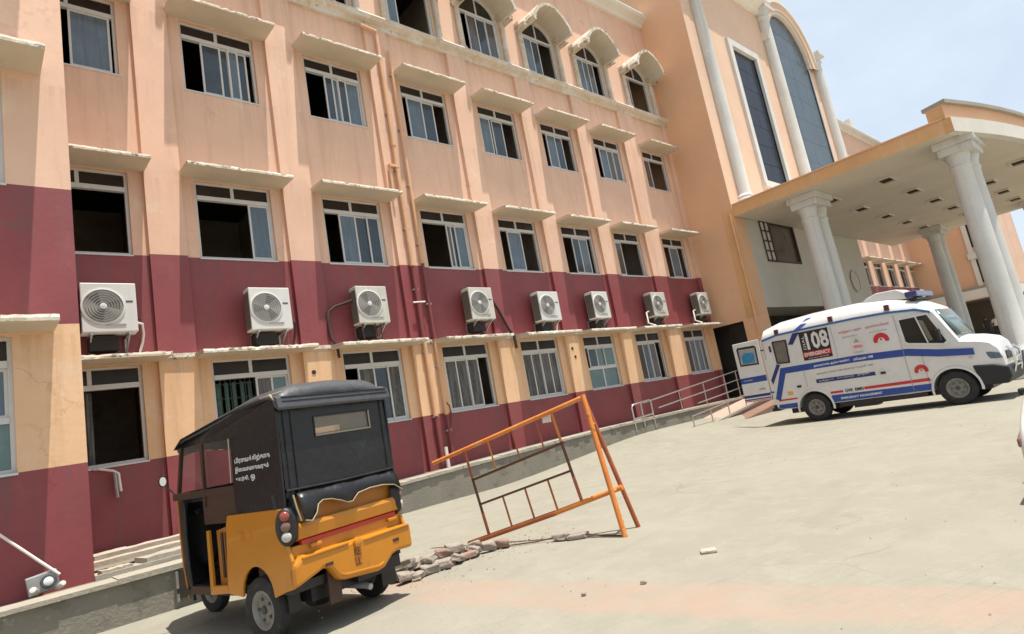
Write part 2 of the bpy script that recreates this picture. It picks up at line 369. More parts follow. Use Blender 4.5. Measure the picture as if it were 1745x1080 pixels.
# ================================================================ hospital wing
HB = (11, 0, 0)
hosp = empty('hospital_building', HB, 'four storey peach and maroon hospital wing with rows of sliding windows under flaking sunshades', 'building')
XS = [2.95, 5.83, 8.75, 11.67, 14.59, 17.49, 20.41, 23.65]; WW = 1.644
FL = [(2.08, 3.90), (6.12, 7.88), (10.08, 11.82), (13.85, 15.35)]
XE = 25.86; ROOF = 18.6
def hp(b, name, parent=None, **kw): return b.build(name, parent or hosp, off=HB, **kw)
def wall_cell_mat(z): return MAROON if z < 2.08 or 4.06 < z < 6.12 else (APRIC if z < 4.06 else PEACH)
def facade(b, y, x0, x1, xs, w, floors, zlo, zhi, matf, reveal=.2, arch=True):
    xb = sorted(set([x0, x1] + [v for x in xs for v in (x, x + w) if x0 < v < x1]))
    zb = sorted(set([zlo, zhi, 2.08, 4.06, 6.12] + [z for f in floors for z in f] + ([16.2] if arch else [])))
    for i in range(len(xb) - 1):
        xc = (xb[i] + xb[i + 1]) / 2; op = any(x < xc < x + w for x in xs)
        for k in range(len(zb) - 1):
            zc = (zb[k] + zb[k + 1]) / 2; a, c, e, f = xb[i], xb[i + 1], zb[k], zb[k + 1]
            if op and any(p < zc < q_ for p, q_ in floors): continue
            if op and arch and 15.35 < zc < 16.2:
                n = 12; cx = (a + c) / 2; R_ = (c - a) / 2
                for s in range(n):
                    t0, t1 = math.pi * (1 - s / n), math.pi * (1 - (s + 1) / n)
                    p0 = (cx + R_ * math.cos(t0), e + .72 * math.sin(t0)); p1 = (cx + R_ * math.cos(t1), e + .72 * math.sin(t1))
                    b.face([(p0[0], y, p0[1]), (p1[0], y, p1[1]), (p1[0], y, f), (p0[0], y, f)], matf(zc))
                    b.face([(p0[0], y, p0[1]), (p1[0], y, p1[1]), (p1[0], y + reveal, p1[1]), (p0[0], y + reveal, p0[1])], CREAM)
                continue
            b.face([(a, y, e), (c, y, e), (c, y, f), (a, y, f)], matf(zc))
    for x in xs:
        for e, f in floors:
            mt = CREAM if e > 13 else matf((e + f) / 2)
            b.face([(x, y, e), (x, y, f), (x, y + reveal, f), (x, y + reveal, e)], mt)
            b.face([(x + w, y, e), (x + w, y, f), (x + w, y + reveal, f), (x + w, y + reveal, e)], mt)
            b.face([(x, y, e), (x + w, y, e), (x + w, y + reveal, e), (x, y + reveal, e)], CREAM)
            if not (arch and e > 13): b.face([(x, y, f), (x + w, y, f), (x + w, y + reveal, f), (x, y + reveal, f)], mt)
b = B(); facade(b, 0, 2.5, XE, XS, WW, FL, 0, ROOF, wall_cell_mat); hp(b, 'front_wall')
BX = [0.90]; BFL = FL[:3] + [(13.85, 15.3)]
b = B(); facade(b, -2.9, -9, 3.3, BX + [-2.1, -5.1], WW, BFL, 0, ROOF, wall_cell_mat, arch=False)
for z0, z1 in ((0, 2.08), (2.08, 4.06), (4.06, 6.12), (6.12, ROOF)):
    b.face([(3.3, -2.9, z0), (3.3, 0, z0), (3.3, 0, z1), (3.3, -2.9, z1)], wall_cell_mat((z0 + z1) / 2))
    b.face([(-9, -2.9, z0), (-9, 12, z0), (-9, 12, z1), (-9, -2.9, z1)], wall_cell_mat((z0 + z1) / 2))
hp(b, 'bay_wall')
b = B(); b.face([(-9, -2.9, ROOF), (3.3, -2.9, ROOF), (3.3, 12, ROOF), (-9, 12, ROOF)], CONC); b.face([(3.3, 0, ROOF), (XE, 0, ROOF), (XE, 12, ROOF), (3.3, 12, ROOF)], CONC)
b.face([(-9, 12, 0), (XE, 12, 0), (XE, 12, ROOF), (-9, 12, ROOF)], PEACH); hp(b, 'roof')
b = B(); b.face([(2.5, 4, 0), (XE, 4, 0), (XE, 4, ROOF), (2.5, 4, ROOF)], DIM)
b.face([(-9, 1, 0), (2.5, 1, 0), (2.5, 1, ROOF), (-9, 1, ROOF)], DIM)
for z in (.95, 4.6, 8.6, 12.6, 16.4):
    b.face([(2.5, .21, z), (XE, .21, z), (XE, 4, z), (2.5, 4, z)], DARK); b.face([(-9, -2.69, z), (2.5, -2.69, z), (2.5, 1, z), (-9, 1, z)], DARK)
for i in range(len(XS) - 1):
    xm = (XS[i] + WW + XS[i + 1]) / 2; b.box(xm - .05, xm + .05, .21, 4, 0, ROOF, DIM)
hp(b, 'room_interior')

# ---- sliding windows
_cache = {}
def cached(key, fn):
    if key not in _cache: _cache[key] = fn()
    return _cache[key]
def place(name, me, loc, parent): 
    o = bpy.data.objects.new(name, me); COL.objects.link(o); o.parent = parent; o.location = loc; return o
def frame_mesh(w, h, midbar):
    def f():
        b = B(); t = .055; y0, y1 = .07, .15; tz = h * .80
        b.box(0, t, y0, y1, 0, h, ALU); b.box(w - t, w, y0, y1, 0, h, ALU)
        b.box(t, w - t, y0, y1, 0, t, ALU); b.box(t, w - t, y0, y1, h - t * .8, h, ALU)
        b.box(t, w - t, y0 - .015, y1, tz - .05, tz + .045, ALU); b.box(w * .49 - .035, w * .49 + .035, y0 + .005, y1, tz + .045, h - t * .8, ALU)
        if midbar: b.box(t, w - t, y0 - .01, y1, h * .36, h * .36 + .08, ALU); b.box(w * .5 - .03, w * .5 + .03, y0 + .004, y1, t, h * .36, ALU)
        b.box(-.01, w + .01, -.02, .07, -.03, 0, ALU)
        return b.data('window')
    return cached(('f', round(w, 3), round(h, 3), midbar), f)
def box_mesh(name, w, d, h, m_): 
    def f(): b = B(); b.box(0, w, 0, d, 0, h, m_); return b.data(name)
    return cached((name, round(w, 3), round(d, 3), round(h, 3), m_.name), f)
def sash_mesh(w, h, t=.042):
    def f():
        b = B(); b.box(0, t, 0, .03, 0, h, ALU); b.box(w - t, w, 0, .03, 0, h, ALU); b.box(t, w - t, 0, .03, 0, t, ALU); b.box(t, w - t, 0, .03, h - t, h, ALU); return b.data('sash')
    return cached(('s', round(w, 3), round(h, 3)), f)
GM = {'G': GLASS, 'L': GLASSL, 'B': GLASSB, 'C': CURT, 'T': GLASSG}
def window(parent, base, x, y, z, w, h, spec, midbar=False):
    """spec: list of (from, to, kind); kinds are glass types behind a sliding sash, anything left out stands open"""
    wnd = place('window', frame_mesh(w, h, midbar), (x - base[0], y - base[1], z - base[2]), parent)
    t = .055; tz = h * .80
    pw = w * .49 - .035 - t
    place('pane', box_mesh('pane', pw, .01, h * .2 - .045 - t * .8, GLASSD), (t, .10, tz + .045), wnd)
    place('pane', box_mesh('pane', w - t - w * .49 - .035, .01, h * .2 - .045 - t * .8, GLASSD), (w * .49 + .035, .10, tz + .045), wnd)
    zb = h * .36 + .08 if midbar else t; sh = tz - .05 - zb
    for i, (a, c, k) in enumerate(spec):
        xa = t + a * (w - 2 * t); sw = (c - a) * (w - 2 * t); yy = (.082, .112)[i % 2]
        place('sash', sash_mesh(sw, sh), (xa, yy, zb), wnd)
        place('pane', box_mesh('pane', sw - .084, .008, sh - .084, GM[k]), (xa + .042, yy + .012, zb + .042), wnd)
    if midbar:
        for a in (t, w * .5 + .03): place('pane', box_mesh('pane', w * .5 - .03 - t, .01, h * .36 - t, GLASSG), (a, .10, t), wnd)
    return wnd
SP = {
 (2, 0): [(.50, .97, 'L')], (2, 1): [(.25, .54, 'G'), (.50, .66, 'G'), (.64, .80, 'L'), (.78, .93, 'G')], (2, 2): [(.33, .50, 'G'), (.47, .60, 'L'), (.58, .75, 'G'), (.72, 1, 'L')],
 (2, 3): [(.10, .46, 'L'), (.44, .74, 'G')], (2, 4): [(0, .30, 'L'), (.36, .68, 'G')], (2, 5): [(.15, .46, 'L'), (.44, .72, 'G')], (2, 6): [(.20, .52, 'L'), (.50, .76, 'B'), (.74, 1, 'B')], (2, 7): [(0, .30, 'B')],
 (1, 0): [], (1, 1): [(.70, 1, 'L')], (1, 2): [(.25, .56, 'L'), (.52, .80, 'G'), (.76, 1, 'G')], (1, 3): [(.54, .66, 'B'), (.64, .78, 'G'), (.74, 1, 'L')], (1, 4): [(.20, .60, 'L')], (1, 5): [(.32, .58, 'G'), (.52, .88, 'L')], (1, 6): [(0, .26, 'B')], (1, 7): [(.30, .72, 'L')],
 (0, 0): [], (0, 1): [(.54, .78, 'B'), (.74, 1, 'T')], (0, 2): [(.22, .52, 'C'), (.50, .78, 'G'), (.75, 1, 'C')], (0, 3): [(0, .27, 'C'), (.24, .52, 'C'), (.50, .77, 'C')], (0, 4): [(0, .27, 'C'), (.24, .52, 'C'), (.5, .77, 'B'), (.75, 1, 'C')],
 (0, 5): [(.10, .40, 'G'), (.36, .68, 'T'), (.64, 1, 'T')], (0, 6): [(0, .27, 'B'), (.24, .52, 'L'), (.50, .78, 'B')], (0, 7): [(0, .27, 'B'), (.24, .52, 'B'), (.50, .78, 'G'), (.76, 1, 'B')],
}
for (r, c), spec in SP.items():
    z0, z1 = FL[r]; wnd = window(hosp, HB, XS[c], 0, z0, WW, z1 - z0, spec, midbar=(r, c) == (0, 5))
    if (r, c) in ((0, 1),):
        g = B()
        for i in range(9): g.box(.08 + i * .10, .095 + i * .10, .16, .175, .06, 1.40, IRON)
        for i in range(5): g.box(.06, .92, .162, .173, .1 + i * .30, .115 + i * .30, IRON)
        for i in range(5): g.box(.14 + i * .16, .22 + i * .16, .30, .31, .06, 1.36, mat('green cloth', (.09, .17, .13), .8, .3, 6) if i == 0 else bpy.data.materials['green cloth'])
        place('grille', g.data('grille'), (0, 0, 0), wnd)
    if (r, c) == (0, 0):
        g = B()
        for i in range(10): g.box(.36 + i * .05, .405 + i * .05, .30 + .02 * (i % 2), .31 + .02 * (i % 2), .03 + .11 * max(0, 0), 1.40 if i < 6 else 1.40, CURT)
        place('curtain', g.data('curtain'), (0, 0, 0), wnd)
for c in BX + [-2.1, -5.1]:
    for r in range(4):
        z0, z1 = BFL[r]; window(hosp, HB, c, -2.9, z0, WW, z1 - z0, [(0, .5, 'G'), (.48, 1, 'L')], midbar=r == 0)

# ---- arched top floor windows
def arch_frame():
    b = B(); w, h = WW, 1.5; t = .06; y0, y1 = .07, .15
    b.box(0, t, y0, y1, 0, h, ALU); b.box(w - t, w, y0, y1, 0, h, ALU); b.box(t, w - t, y0, y1, 0, t, ALU)
    b.box(0, w, y0 - .015, y1, h - .04, h + .05, ALU); b.box(w / 2 - .03, w / 2 + .03, y0, y1, h + .05, h + .71, ALU)
    n = 14
    for s in range(n):
        t0, t1 = math.pi * (1 - s / n), math.pi * (1 - (s + 1) / n)
        def P(t_, k): return (w / 2 + (w / 2 - k) * math.cos(t_), h + (.72 - k) * math.sin(t_))
        a, c, d, e = P(t0, 0), P(t1, 0), P(t1, .06), P(t0, .06)
        b.mesh([(p[0], y, p[1]) for y in (y0, y1) for p in (a, c, d, e)], [(0, 1, 2, 3), (7, 6, 5, 4), (0, 1, 5, 4), (3, 2, 6, 7), (0, 3, 7, 4), (1, 2, 6, 5)], ALU)
    return b.data('arched_window')
def arch_pane(side):
    b = B(); w = WW; n = 7; pts = []
    for s in range(n + 1):
        t_ = math.pi / 2 * (1 + s / n) if side < 0 else math.pi / 2 * (1 - s / n)
        pts.append((w / 2 + (w / 2 - .06) * math.cos(t_), .66 * math.sin(t_)))
    pts.append((w / 2, 0)); pts = [(max(p[0], w / 2 + .03) if side > 0 else min(p[0], w / 2 - .03), max(p[1], .05)) for p in pts]
    b.prism(pts, .10, .11, GLASSD); return b.data('pane')
AF = arch_frame(); AP = [arch_pane(-1), arch_pane(1)]
SP3 = {0: [(.1, .5, 'G')], 1: [(.0, .3, 'L'), (.3, .55, 'G')], 2: [(.1, .45, 'L'), (.43, .8, 'G')], 3: [(0, .24, 'L')], 4: [(.16, .46, 'B'), (.44, .74, 'G'), (.72, 1, 'B')], 5: [(0, .30, 'L'), (.26, .56, 'G')], 6: [(0, .30, 'L'), (.26, .52, 'L'), (.48, .72, 'B')], 7: [(0, .20, 'B')]}
def arch_window(parent, base, x, y, z, spec):
    wnd = place('arched_window', AF, (x - base[0], y - base[1], z - base[2]), parent)
    for p in AP: place('pane', p, (0, 0, 1.5), wnd)
    for i, (a, c, k) in enumerate(spec):
        xa = .06 + a * (WW - .12); sw = (c - a) * (WW - .12); yy = (.082, .112)[i % 2]
        place('sash', sash_mesh(sw, 1.40), (xa, yy, .06), wnd); place('pane', box_mesh('pane', sw - .084, .008, 1.316, GM[k]), (xa + .042, yy + .012, .102), wnd)
    return wnd
for c, spec in SP3.items(): arch_window(hosp, HB, XS[c], 0, 13.85, spec)

def run_profile(b, prof, x0, x1, mat_, y=0, n=60, j=.005):
    k = len(prof); vs = []; rnd = random.Random(3)
    for i in range(n + 1):
        x = x0 + (x1 - x0) * i / n
        for (py, pz) in prof: vs.append((x, y + py + (rnd.uniform(-j, j) if py < 0 else 0), pz + (rnd.uniform(-j, j) if py < 0 else 0)))
    fs = [(i * k + a, (i + 1) * k + a, (i + 1) * k + a + 1, i * k + a + 1) for i in range(n) for a in range(k - 1)]
    fs += [tuple(range(k)), tuple(n * k + a for a in range(k - 1, -1, -1))]
    b.mesh(vs, fs, mat_)
# ---- sunshades: thin slabs with a broken, peeling lip
def shade_mesh(L_, D, T, seed, rough=1.0):
    rnd = random.Random(seed); b = B(); n = 34; top = []; front = []
    vs = []
    for i in range(n + 1):
        x = L_ * i / n
        chip = rnd.random() < .22 * rough
        dz = rnd.uniform(-.007, .004) - (rnd.uniform(.012, .04) if chip else 0); dy = rnd.uniform(-.005, .006) + (rnd.uniform(.01, .05) if chip else 0)
        bz = rnd.uniform(0, .004)
        vs += [(x, 0, 0), (x, -D, bz - .02), (x, -D + dy * .5, T * .5 - .02), (x, -D + .02 + dy, T + dz - .02), (x, -D + .16, T - .01), (x, 0, T + .02)]
    k = 6
    for i in range(n):
        a = i * k; c = a + k
        b_ = [(a, c, c + 1, a + 1)]
        b.mesh([], [], SHADE)
    b.v = vs; s_i = b.m(SHADE); e_i = b.m(SHEDGE)
    for i in range(n):
        a = i * k; c = a + k
        for j, mi in ((0, s_i), (1, e_i), (2, e_i), (3, e_i), (4, e_i), (5, s_i)):
            j2 = (j + 1) % k; b.f.append((a + j, c + j, c + j2, a + j2)); b.mi.append(mi)
    b.f.append(tuple(range(k))); b.mi.append(s_i); b.f.append(tuple(n * k + j for j in range(k - 1, -1, -1))); b.mi.append(s_i)
    return b.data('sunshade')
OV = .29
SHM = [shade_mesh(WW + 2 * OV, .76, .085, i, .6) for i in range(5)]
SHG = [shade_mesh(WW + 2 * OV + (.12 if i < 3 else .20), .78, .085, 20 + i, .4) for i in range(5)]
for c, x in enumerate(XS):
    for r in (0, 1, 2):
        z = FL[r][1] + (.03 if r else .035)
        if r: me, xx = SHM[(c * 2 + r) % 5], x - OV
        else: me, xx = (SHG[c % 3], x - OV - .04) if c < 4 else (SHG[3 + c % 2], x - OV - .08)
        place('sunshade', me, (xx - HB[0], 0, z), hosp)
b = B(); run_profile(b, [(0, 3.94), (-.14, 3.94), (-.17, 3.97), (-.16, 4.05), (0, 4.07)], 3.3, XE, SHEDGE); hp(b, 'string_course')
BSH = shade_mesh(WW + .92, .76, .095, 77, .6)
for x in BX + [-2.1, -5.1]:
    for r in (0, 1, 2): place('sunshade', BSH, (x - .46 - HB[0], -2.9, FL[r][1] + .05), hosp)

# ---- top floor mouldings, flanking half columns and arched hoods
CORN = [(0, 13.27), (-.10, 13.27), (-.13, 13.36), (-.29, 13.42), (-.33, 13.52), (-.29, 13.59), (-.16, 13.62), (0, 13.68)]
b = B(); run_profile(b, CORN, 3.3, XE, PEEL); hp(b, 'cornice')
b = B(); run_profile(b, CORN, -9, 3.3, PEEL, y=-2.9); hp(b, 'cornice')
RC = [(0, 18.30), (-.12, 18.32), (-.18, 18.45), (-.42, 18.58), (-.46, 18.74), (-.40, 18.84), (0, 18.9)]
b = B(); run_profile(b, RC, 3.3, XE, CREAM); hp(b, 'roof_cornice')
b = B(); run_profile(b, RC, -9, 3.3, CREAM, y=-2.9); hp(b, 'roof_cornice')
for x in XS:
    b = B(); b.box(x - .02, x + WW + .02, -.045, 0, 13.66, 13.80, PINKISH); hp(b, 'sill_panel')
def half_column():
    b = B(); b.lathe([(.15, 0), (.15, .08), (.115, .11), (.10, .2), (.095, 1.62), (.12, 1.66), (.12, 1.70), (.10, 1.72)], PEEL, 12); b.box(-.14, .14, -.14, .14, 1.70, 1.80, PEEL); b.box(-.18, .18, -.18, .14, 1.80, 1.93, PEEL); b.box(-.17, .17, -.16, .1, -.1, 0, PEEL)
    return b.data('half_column')
HCM = half_column()
def hood_mesh():
    b = B(); D = .90
    out = [(-1.02, 0), (-1.03, .14), (-.94, .34), (-.68, .66), (-.34, .88), (0, .97), (.34, .88), (.68, .66), (.94, .34), (1.03, .14), (1.02, 0)]
    inn = [(-.90, 0), (-.90, .10), (-.83, .28), (-.60, .56), (-.31, .76), (0, .85), (.31, .76), (.60, .56), (.83, .28), (.90, .10), (.90, 0)]
    n = len(out); rnd = random.Random(5)
    vo = [(x, -d, z) for d in (0, D) for x, z in out]; vi = [(x, -d, z) for d in (0, D) for x, z in inn]
    b.mesh(vo, [(i, i + 1, n + i + 1, n + i) for i in range(n - 1)], SHEDGE); b.mesh(vi, [(i, i + 1, n + i + 1, n + i) for i in range(n - 1)], SHADE)
    for d in (0, D):
        b.mesh([(x, -d, z) for x, z in out] + [(x, -d, z) for x, z in inn], [(i, i + 1, n + i + 1, n + i) for i in range(n - 1)], SHEDGE if d else SHADE)
    for s in (0, n - 1): b.face([(out[s][0], 0, 0), (inn[s][0], 0, 0), (inn[s][0], -D, 0), (out[s][0], -D, 0)], SHADE)
    for s in (-1, 1): b.box(s * 1.10 - .08, s * 1.10 + .12, -D * .55, 0, -.03, .11, SHEDGE)
    return b.data('window_hood')
HDM = hood_mesh()
for x in XS:
    place('window_hood', HDM, (x + WW / 2 - HB[0], 0, 15.31), hosp)
    for xx in (x - .17, x + WW + .17): place('half_column', HCM, (xx - HB[0], -.05, 13.66), hosp)

# ---- flat piers standing proud between the window bays
for x0, x1 in [(XS[i] + WW + .27, XS[i + 1] - .27) for i in range(len(XS) - 1)] + [(XS[-1] + WW + .30, XE)]:
    if x1 - x0 < .1: continue
    b = B(); PD = -.11
    for z0, z1 in ((.5, 2.08), (2.08, 4.06), (4.06, 6.12), (6.12, 13.27)):
        m_ = wall_cell_mat((z0 + z1) / 2)
        b.face([(x0, PD, z0), (x1, PD, z0), (x1, PD, z1), (x0, PD, z1)], m_); b.face([(x0, PD, z0), (x0, 0, z0), (x0, 0, z1), (x0, PD, z1)], m_); b.face([(x1, PD, z0), (x1, 0, z0), (x1, 0, z1), (x1, PD, z1)], m_)
    hp(b, 'pilaster')
# ---- drain pipes down the third pier
def pipe_run(x, top, segs, name='drainpipe', r=.055):
    b = B(); z = top
    for z1, m_ in segs:
        b.tube([(x, -.20, z), (x, -.20, z1)], r, m_, 10); b.tube([(x, -.20, z1 + .05), (x, -.20, z1 - .05)], r + .014, m_, 10); z = z1
    zz = top - .8
    while zz > 1.2:
        b.box(x - .08, x + .08, -.21, -.11, zz, zz + .04, GALV); zz -= 1.7
    return b
SEG = [(9.6, PIPEP), (6.12, PIPEP), (4.1, PIPEM), (2.08, PIPEP), (.95, PIPEM)]
b = pipe_run(11.0, 13.0, SEG); b.tube([(11.0, -.20, 12.9), (10.98, -.22, 13.1), (10.5, -.22, 13.15)], .05, PIPEP, 8); b.box(10.74, 11.04, -.26, -.14, 8.9, 8.97, PIPEP); b.tube([(10.78, -.18, 8.95), (10.78, -.18, 7.98)], .04, PIPEP, 8); hp(b, 'drainpipe')
b = pipe_run(11.34, 12.6, [(6.2, PIPEP), (4.1, PIPEM), (2.08, PIPEP), (1.05, PIPEM)], r=.045); b.tube([(11.34, -.20, 2.4), (11.5, -.16, 2.25), (11.56, -.1, 2.0), (11.50, -.06, 1.7)], .02, PIPEM, 6); hp(b, 'drainpipe')
b = B(); b.tube([(11.12, -.24, .70), (11.12, -.24, 1.22)], .05, PIPEW, 10); hp(b, 'pipe_stub')
b = B(); b.tube([(10.82, -.24, 5.05), (11.2, -.24, 5.07)], .022, PIPEW, 6); hp(b, 'pipe_stub')
b = B(); b.tube([(3.72, -.03, 2.06), (3.80, -.09, 2.05), (4.0, -.12, 1.98), (4.08, -.12, 1.92), (4.10, -.12, 1.60)], .022, PIPEW, 8); b.tube([(4.02, -.12, 1.95), (4.04, -.12, 1.5)], .03, GALV, 8); hp(b, 'loose_pipe')
b = B()
for px, pz in ((7.95, 3.45), (16.75, 3.5), (16.82, 3.22)): b.lathe([(.05, 0), (.05, .012)], DARK, 10, Matrix.Translation((px, -.122, pz)) @ Matrix.Rotation(rad(-90), 4, 'X'))
hp(b, 'wall_hole')
# ================================================================ air conditioners
ACS = [(3.62, .87, 4.45, 'white air conditioner tucked beside the projecting bay, the largest and nearest of the row', 0),
       (6.55, .88, 4.40, 'white air conditioner with a fan badge above the black rickshaw roof, second from the bay', 0),
       (9.05, .84, 4.47, 'off white air conditioner on thin legs with a dark hose on its left', 1),
       (12.50, .85, 4.48, 'pale air conditioner with a thick dark hose bending down from its right side', 2),
       (15.2, .90, 4.38, 'white air conditioner fifth from the bay, two to the right of the drainpipes', 0),
       (17.78, .82, 4.40, 'white air conditioner sixth from the bay, above the green window with a middle bar', 0),
       (21.2, .92, 4.40, 'weathered white air conditioner with a pale lower left pipe, second from the orange tower', 3),
       (24.5, .84, 4.42, 'dull grey air conditioner in the corner against the orange tower, last of the row', 3)]
ACY = mat('ac casing yellowed', (.56, .54, .47), .5, .07, 3, streak=(8, .50, .75, (.42, .36, .27)), spots=[(6, .62, .74, (.36, .25, .15))])
for i, (x, w, z, lab, kind) in enumerate(ACS):
    t = empty('air_conditioner', (x, 0, z), lab, 'air conditioner', 'air conditioners hung in a row on the maroon band')
    h = .93; y0, y1 = -.52, -.18
    cw_ = (ACW, ACW, ACY, ACY, ACW, ACW, ACY, ACY)[i]; b = B(); b.box(0, w, y0, y1, 0, h, cw_); o = b.build('casing', t, bevel=.018)
    fx, fz = w * .39, h * .52; R = .315
    M = Matrix.Translation((fx, y0 - .003, fz)) @ Matrix.Rotation(rad(90), 4, 'X')
    b = B(); b.lathe([(R + .03, -.004), (R + .03, .012), (R, .018), (R, .004)], ACW, 32, M, caps=False); b.build('fan_ring', t, smooth=40)
    b = B(); b.lathe([(R, 0), (R, .004)], ACG, 32, M); o = b.build('fan_grille', t)
    for k in range(1, 7):
        rr = R * k / 7; bb = B(); bb.lathe([(rr - .006, .004), (rr - .006, .014), (rr + .006, .014), (rr + .006, .004)], ACG, 28, M, caps=False); bb.build('grille_ring', o)
    bb = B()
    for k in range(3):
        a0 = k * 2.094 + i; pts = [(.06 * math.cos(a0), .06 * math.sin(a0)), (R * .92 * math.cos(a0 - .25), R * .92 * math.sin(a0 - .25)), (R * .95 * math.cos(a0 + .45), R * .95 * math.sin(a0 + .45)), (.06 * math.cos(a0 + 1), .06 * math.sin(a0 + 1))]
        bb.mesh([M @ Vector((p[0], p[1], .006)) for p in pts], [(0, 1, 2, 3)], ACD)
    bb.build('fan_blade', o)
    bb = B(); bb.lathe([(.06, .004), (.058, .02), (.03, .026)], ACW, 16, M); bb.build('fan_hub', o, smooth=50)
    b = B()
    for k in range(9): b.box(-.006, 0, y0 + .04 + k * .03, y0 + .06 + k * .03, .05, h - .1, ACD)
    b.box(-.004, 0, y0 + .03, y1 - .02, .04, h - .09, ACD); b.build('side_fins', t)
    b = B(); b.box(w * .80, w * .93, y0 - .004, y0, h * .60, h * .635, ACB); b.build('badge', t)
    b = B(); b.box(w * .42, w * .78, y0 - .012, y0, h * .13, h * .16, ACG); b.build('drain_slot', t)
    b = B(); b.box(.12, w - .30, -.34, -.04, -.30, -.03, SHADOWY); b.build('under_unit_shade', t)  # dark box added to stand in for the shade under the unit
    for bx in (.12, w - .16):
        b = B(); b.box(bx, bx + .04, y0, 0, -.05, 0, GALV); b.box(bx, bx + .04, -.04, 0, -.36, -.05, GALV); b.bar((bx + .02, y0 + .05, -.04), (bx + .02, -.03, -.34), .025, .03, GALV); b.build('bracket', t)
    if kind == 1:
        b = B(); b.tube([(0, -.3, .62), (-.15, -.2, .58), (-.42, -.17, .50), (-.58, -.16, .38), (-.62, -.16, .1), (-.60, -.17, -.28), (-.52, -.24, -.42), (-.50, -.24, -.75)], .035, HOSE, 8); b.build('hose', t, smooth=60)
        b = B()
        for lx in (.1, w * .52, w * .7): b.tube([(lx, -.45, 0), (lx, -.45, -.38)], .014, BROWNW, 6)
        b.build('stand_leg', t)
    if kind == 2:
        b = B(); b.tube([(w, -.3, .62), (w + .2, -.25, .60), (w + .42, -.18, .38), (w + .60, -.17, .02), (w + .74, -.18, -.28), (w + .82, -.24, -.45), (w + .84, -.24, -.85)], .042, HOSE, 8); b.build('hose', t, smooth=60)
    if kind == 0:
        s_ = .12 + .05 * (i % 3); b = B(); b.tube([(w, -.3, .22), (w + s_, -.24, .20), (w + s_ + .04, -.10, .05), (w + s_ + .02, -.06, -.12), (w + s_ - .06, -.05, -.38)], .024, HOSE if i % 2 else PIPEW, 8); b.tube([(w, -.32, .30), (w + s_ * .8, -.2, .29), (w + s_ * .9, -.04, .34)], .013, HOSE, 6); b.build('hose', t, smooth=60)
    if kind == 3:
        b = B(); b.tube([(.02, -.3, .25), (-.12, -.25, .2), (-.14, -.25, -.2), (-.05, -.5, -.36)], .03, PIPEW, 8); b.build('hose', t, smooth=60)

# ================================================================ entrance tower
TB = (34, -2.2, 0)
tow = empty('entrance_tower', TB, 'tall peach entrance tower with a great arched slate glass window and white columns', 'building')
def tp(b, name, parent=None, **kw): return b.build(name, parent or tow, off=TB, **kw)
TX0, TX1, TY = 25.86, 41.9, -2.2
b = B()
b.face([(TX0, TY, 3.85), (TX0, 6, 3.85), (TX0, 6, 21.2), (TX0, TY, 21.2)], TOWERP)
xb = [TX0, 29.85, 32.4, 35.1, 40.3, TX1]; zb = [8.4, 10.3, 17.3, 19.0, 21.2]
for i in range(5):
    for k in range(4):
        xc, zc = (xb[i] + xb[i + 1]) / 2, (zb[k] + zb[k + 1]) / 2
        if (i == 1 and k == 1) or (i == 3 and k < 3) or (i >= 2 and k == 3): continue
        b.face([(xb[i], TY, zb[k]), (xb[i + 1], TY, zb[k]), (xb[i + 1], TY, zb[k + 1]), (xb[i], TY, zb[k + 1])], TOWERF)
lo_ = [(37.7 + 4.2 * math.cos(t_), 19.0 + 4.2 * math.sin(t_)) for t_ in [math.pi - .55 * i / 8 for i in range(9)]]
b.face([(32.4, TY, 19.0)] + [(x, TY, z) for x, z in lo_] + [(lo_[-1][0], TY, 21.2), (32.4, TY, 21.2)], TOWERF)
cx = 37.7; R0, R1 = 2.6, 4.2; n = 28
ring = [math.pi * (1 - i / n) for i in range(n + 1)]
for a, c in zip(ring[:-1], ring[1:]):
    P = lambda r_, t_: (cx + r_ * math.cos(t_), 19.0 + r_ * math.sin(t_))
    p = [P(R0, a), P(R0, c), P(R1, c), P(R1, a)]
    b.face([(q_[0], TY, q_[1]) for q_ in p], TOWERF)
    b.face([(p[2][0], TY, p[2][1]), (p[3][0], TY, p[3][1]), (p[3][0], TY + 5, p[3][1]), (p[2][0], TY + 5, p[2][1])], CREAM)
    b.face([(p[0][0], TY, p[0][1]), (p[1][0], TY, p[1][1]), (p[1][0], TY + .25, p[1][1]), (p[0][0], TY + .25, p[0][1])], TOWERP)
b.face([(TX1, TY, 8.63), (TX1, 6, 8.63), (TX1, 6, 19), (TX1, TY, 19)], TOWERP)
b.face([(TX0, TY, 21.2), (33.6, TY, 21.2), (33.6, 6, 21.2), (TX0, 6, 21.2)], CONC)
for x in (29.85, 32.4, 35.1, 40.3):
    z1 = 17.3 if x < 33 else 19.0; b.face([(x, TY, 10.3 if x < 33 else 8.4), (x, TY + .25, 10.3 if x < 33 else 8.4), (x, TY + .25, z1), (x, TY, z1)], TOWERP)
tp(b, 'tower_wall')
b = B()   # grey porch wall under the canopy, with the doorways left open below it
GX = [TX0, 26.75, 28.0, 31.55, 41.2]
for x0, x1, z0, z1 in ((26.75, 28.0, 4.25, 8.4), (28.0, 31.55, 4.25, 6.3), (28.0, 31.55, 8.2, 8.4), (31.55, 40.4, 4.25, 8.4), (33.4, 34.4, 0, 4.25), (39.4, 40.4, 0, 4.25)):
    b.face([(x0, TY, z0), (x1, TY, z0), (x1, TY, z1), (x0, TY, z1)], GREYW)
b.face([(40.4, TY, 0), (40.4, 6, 0), (40.4, 6, 8.4), (40.4, TY, 8.4)], GREYW)
b.face([(26.9, TY, 4.25), (40.4, TY, 4.25), (40.4, 6, 4.25), (26.9, 6, 4.25)], GREYW)
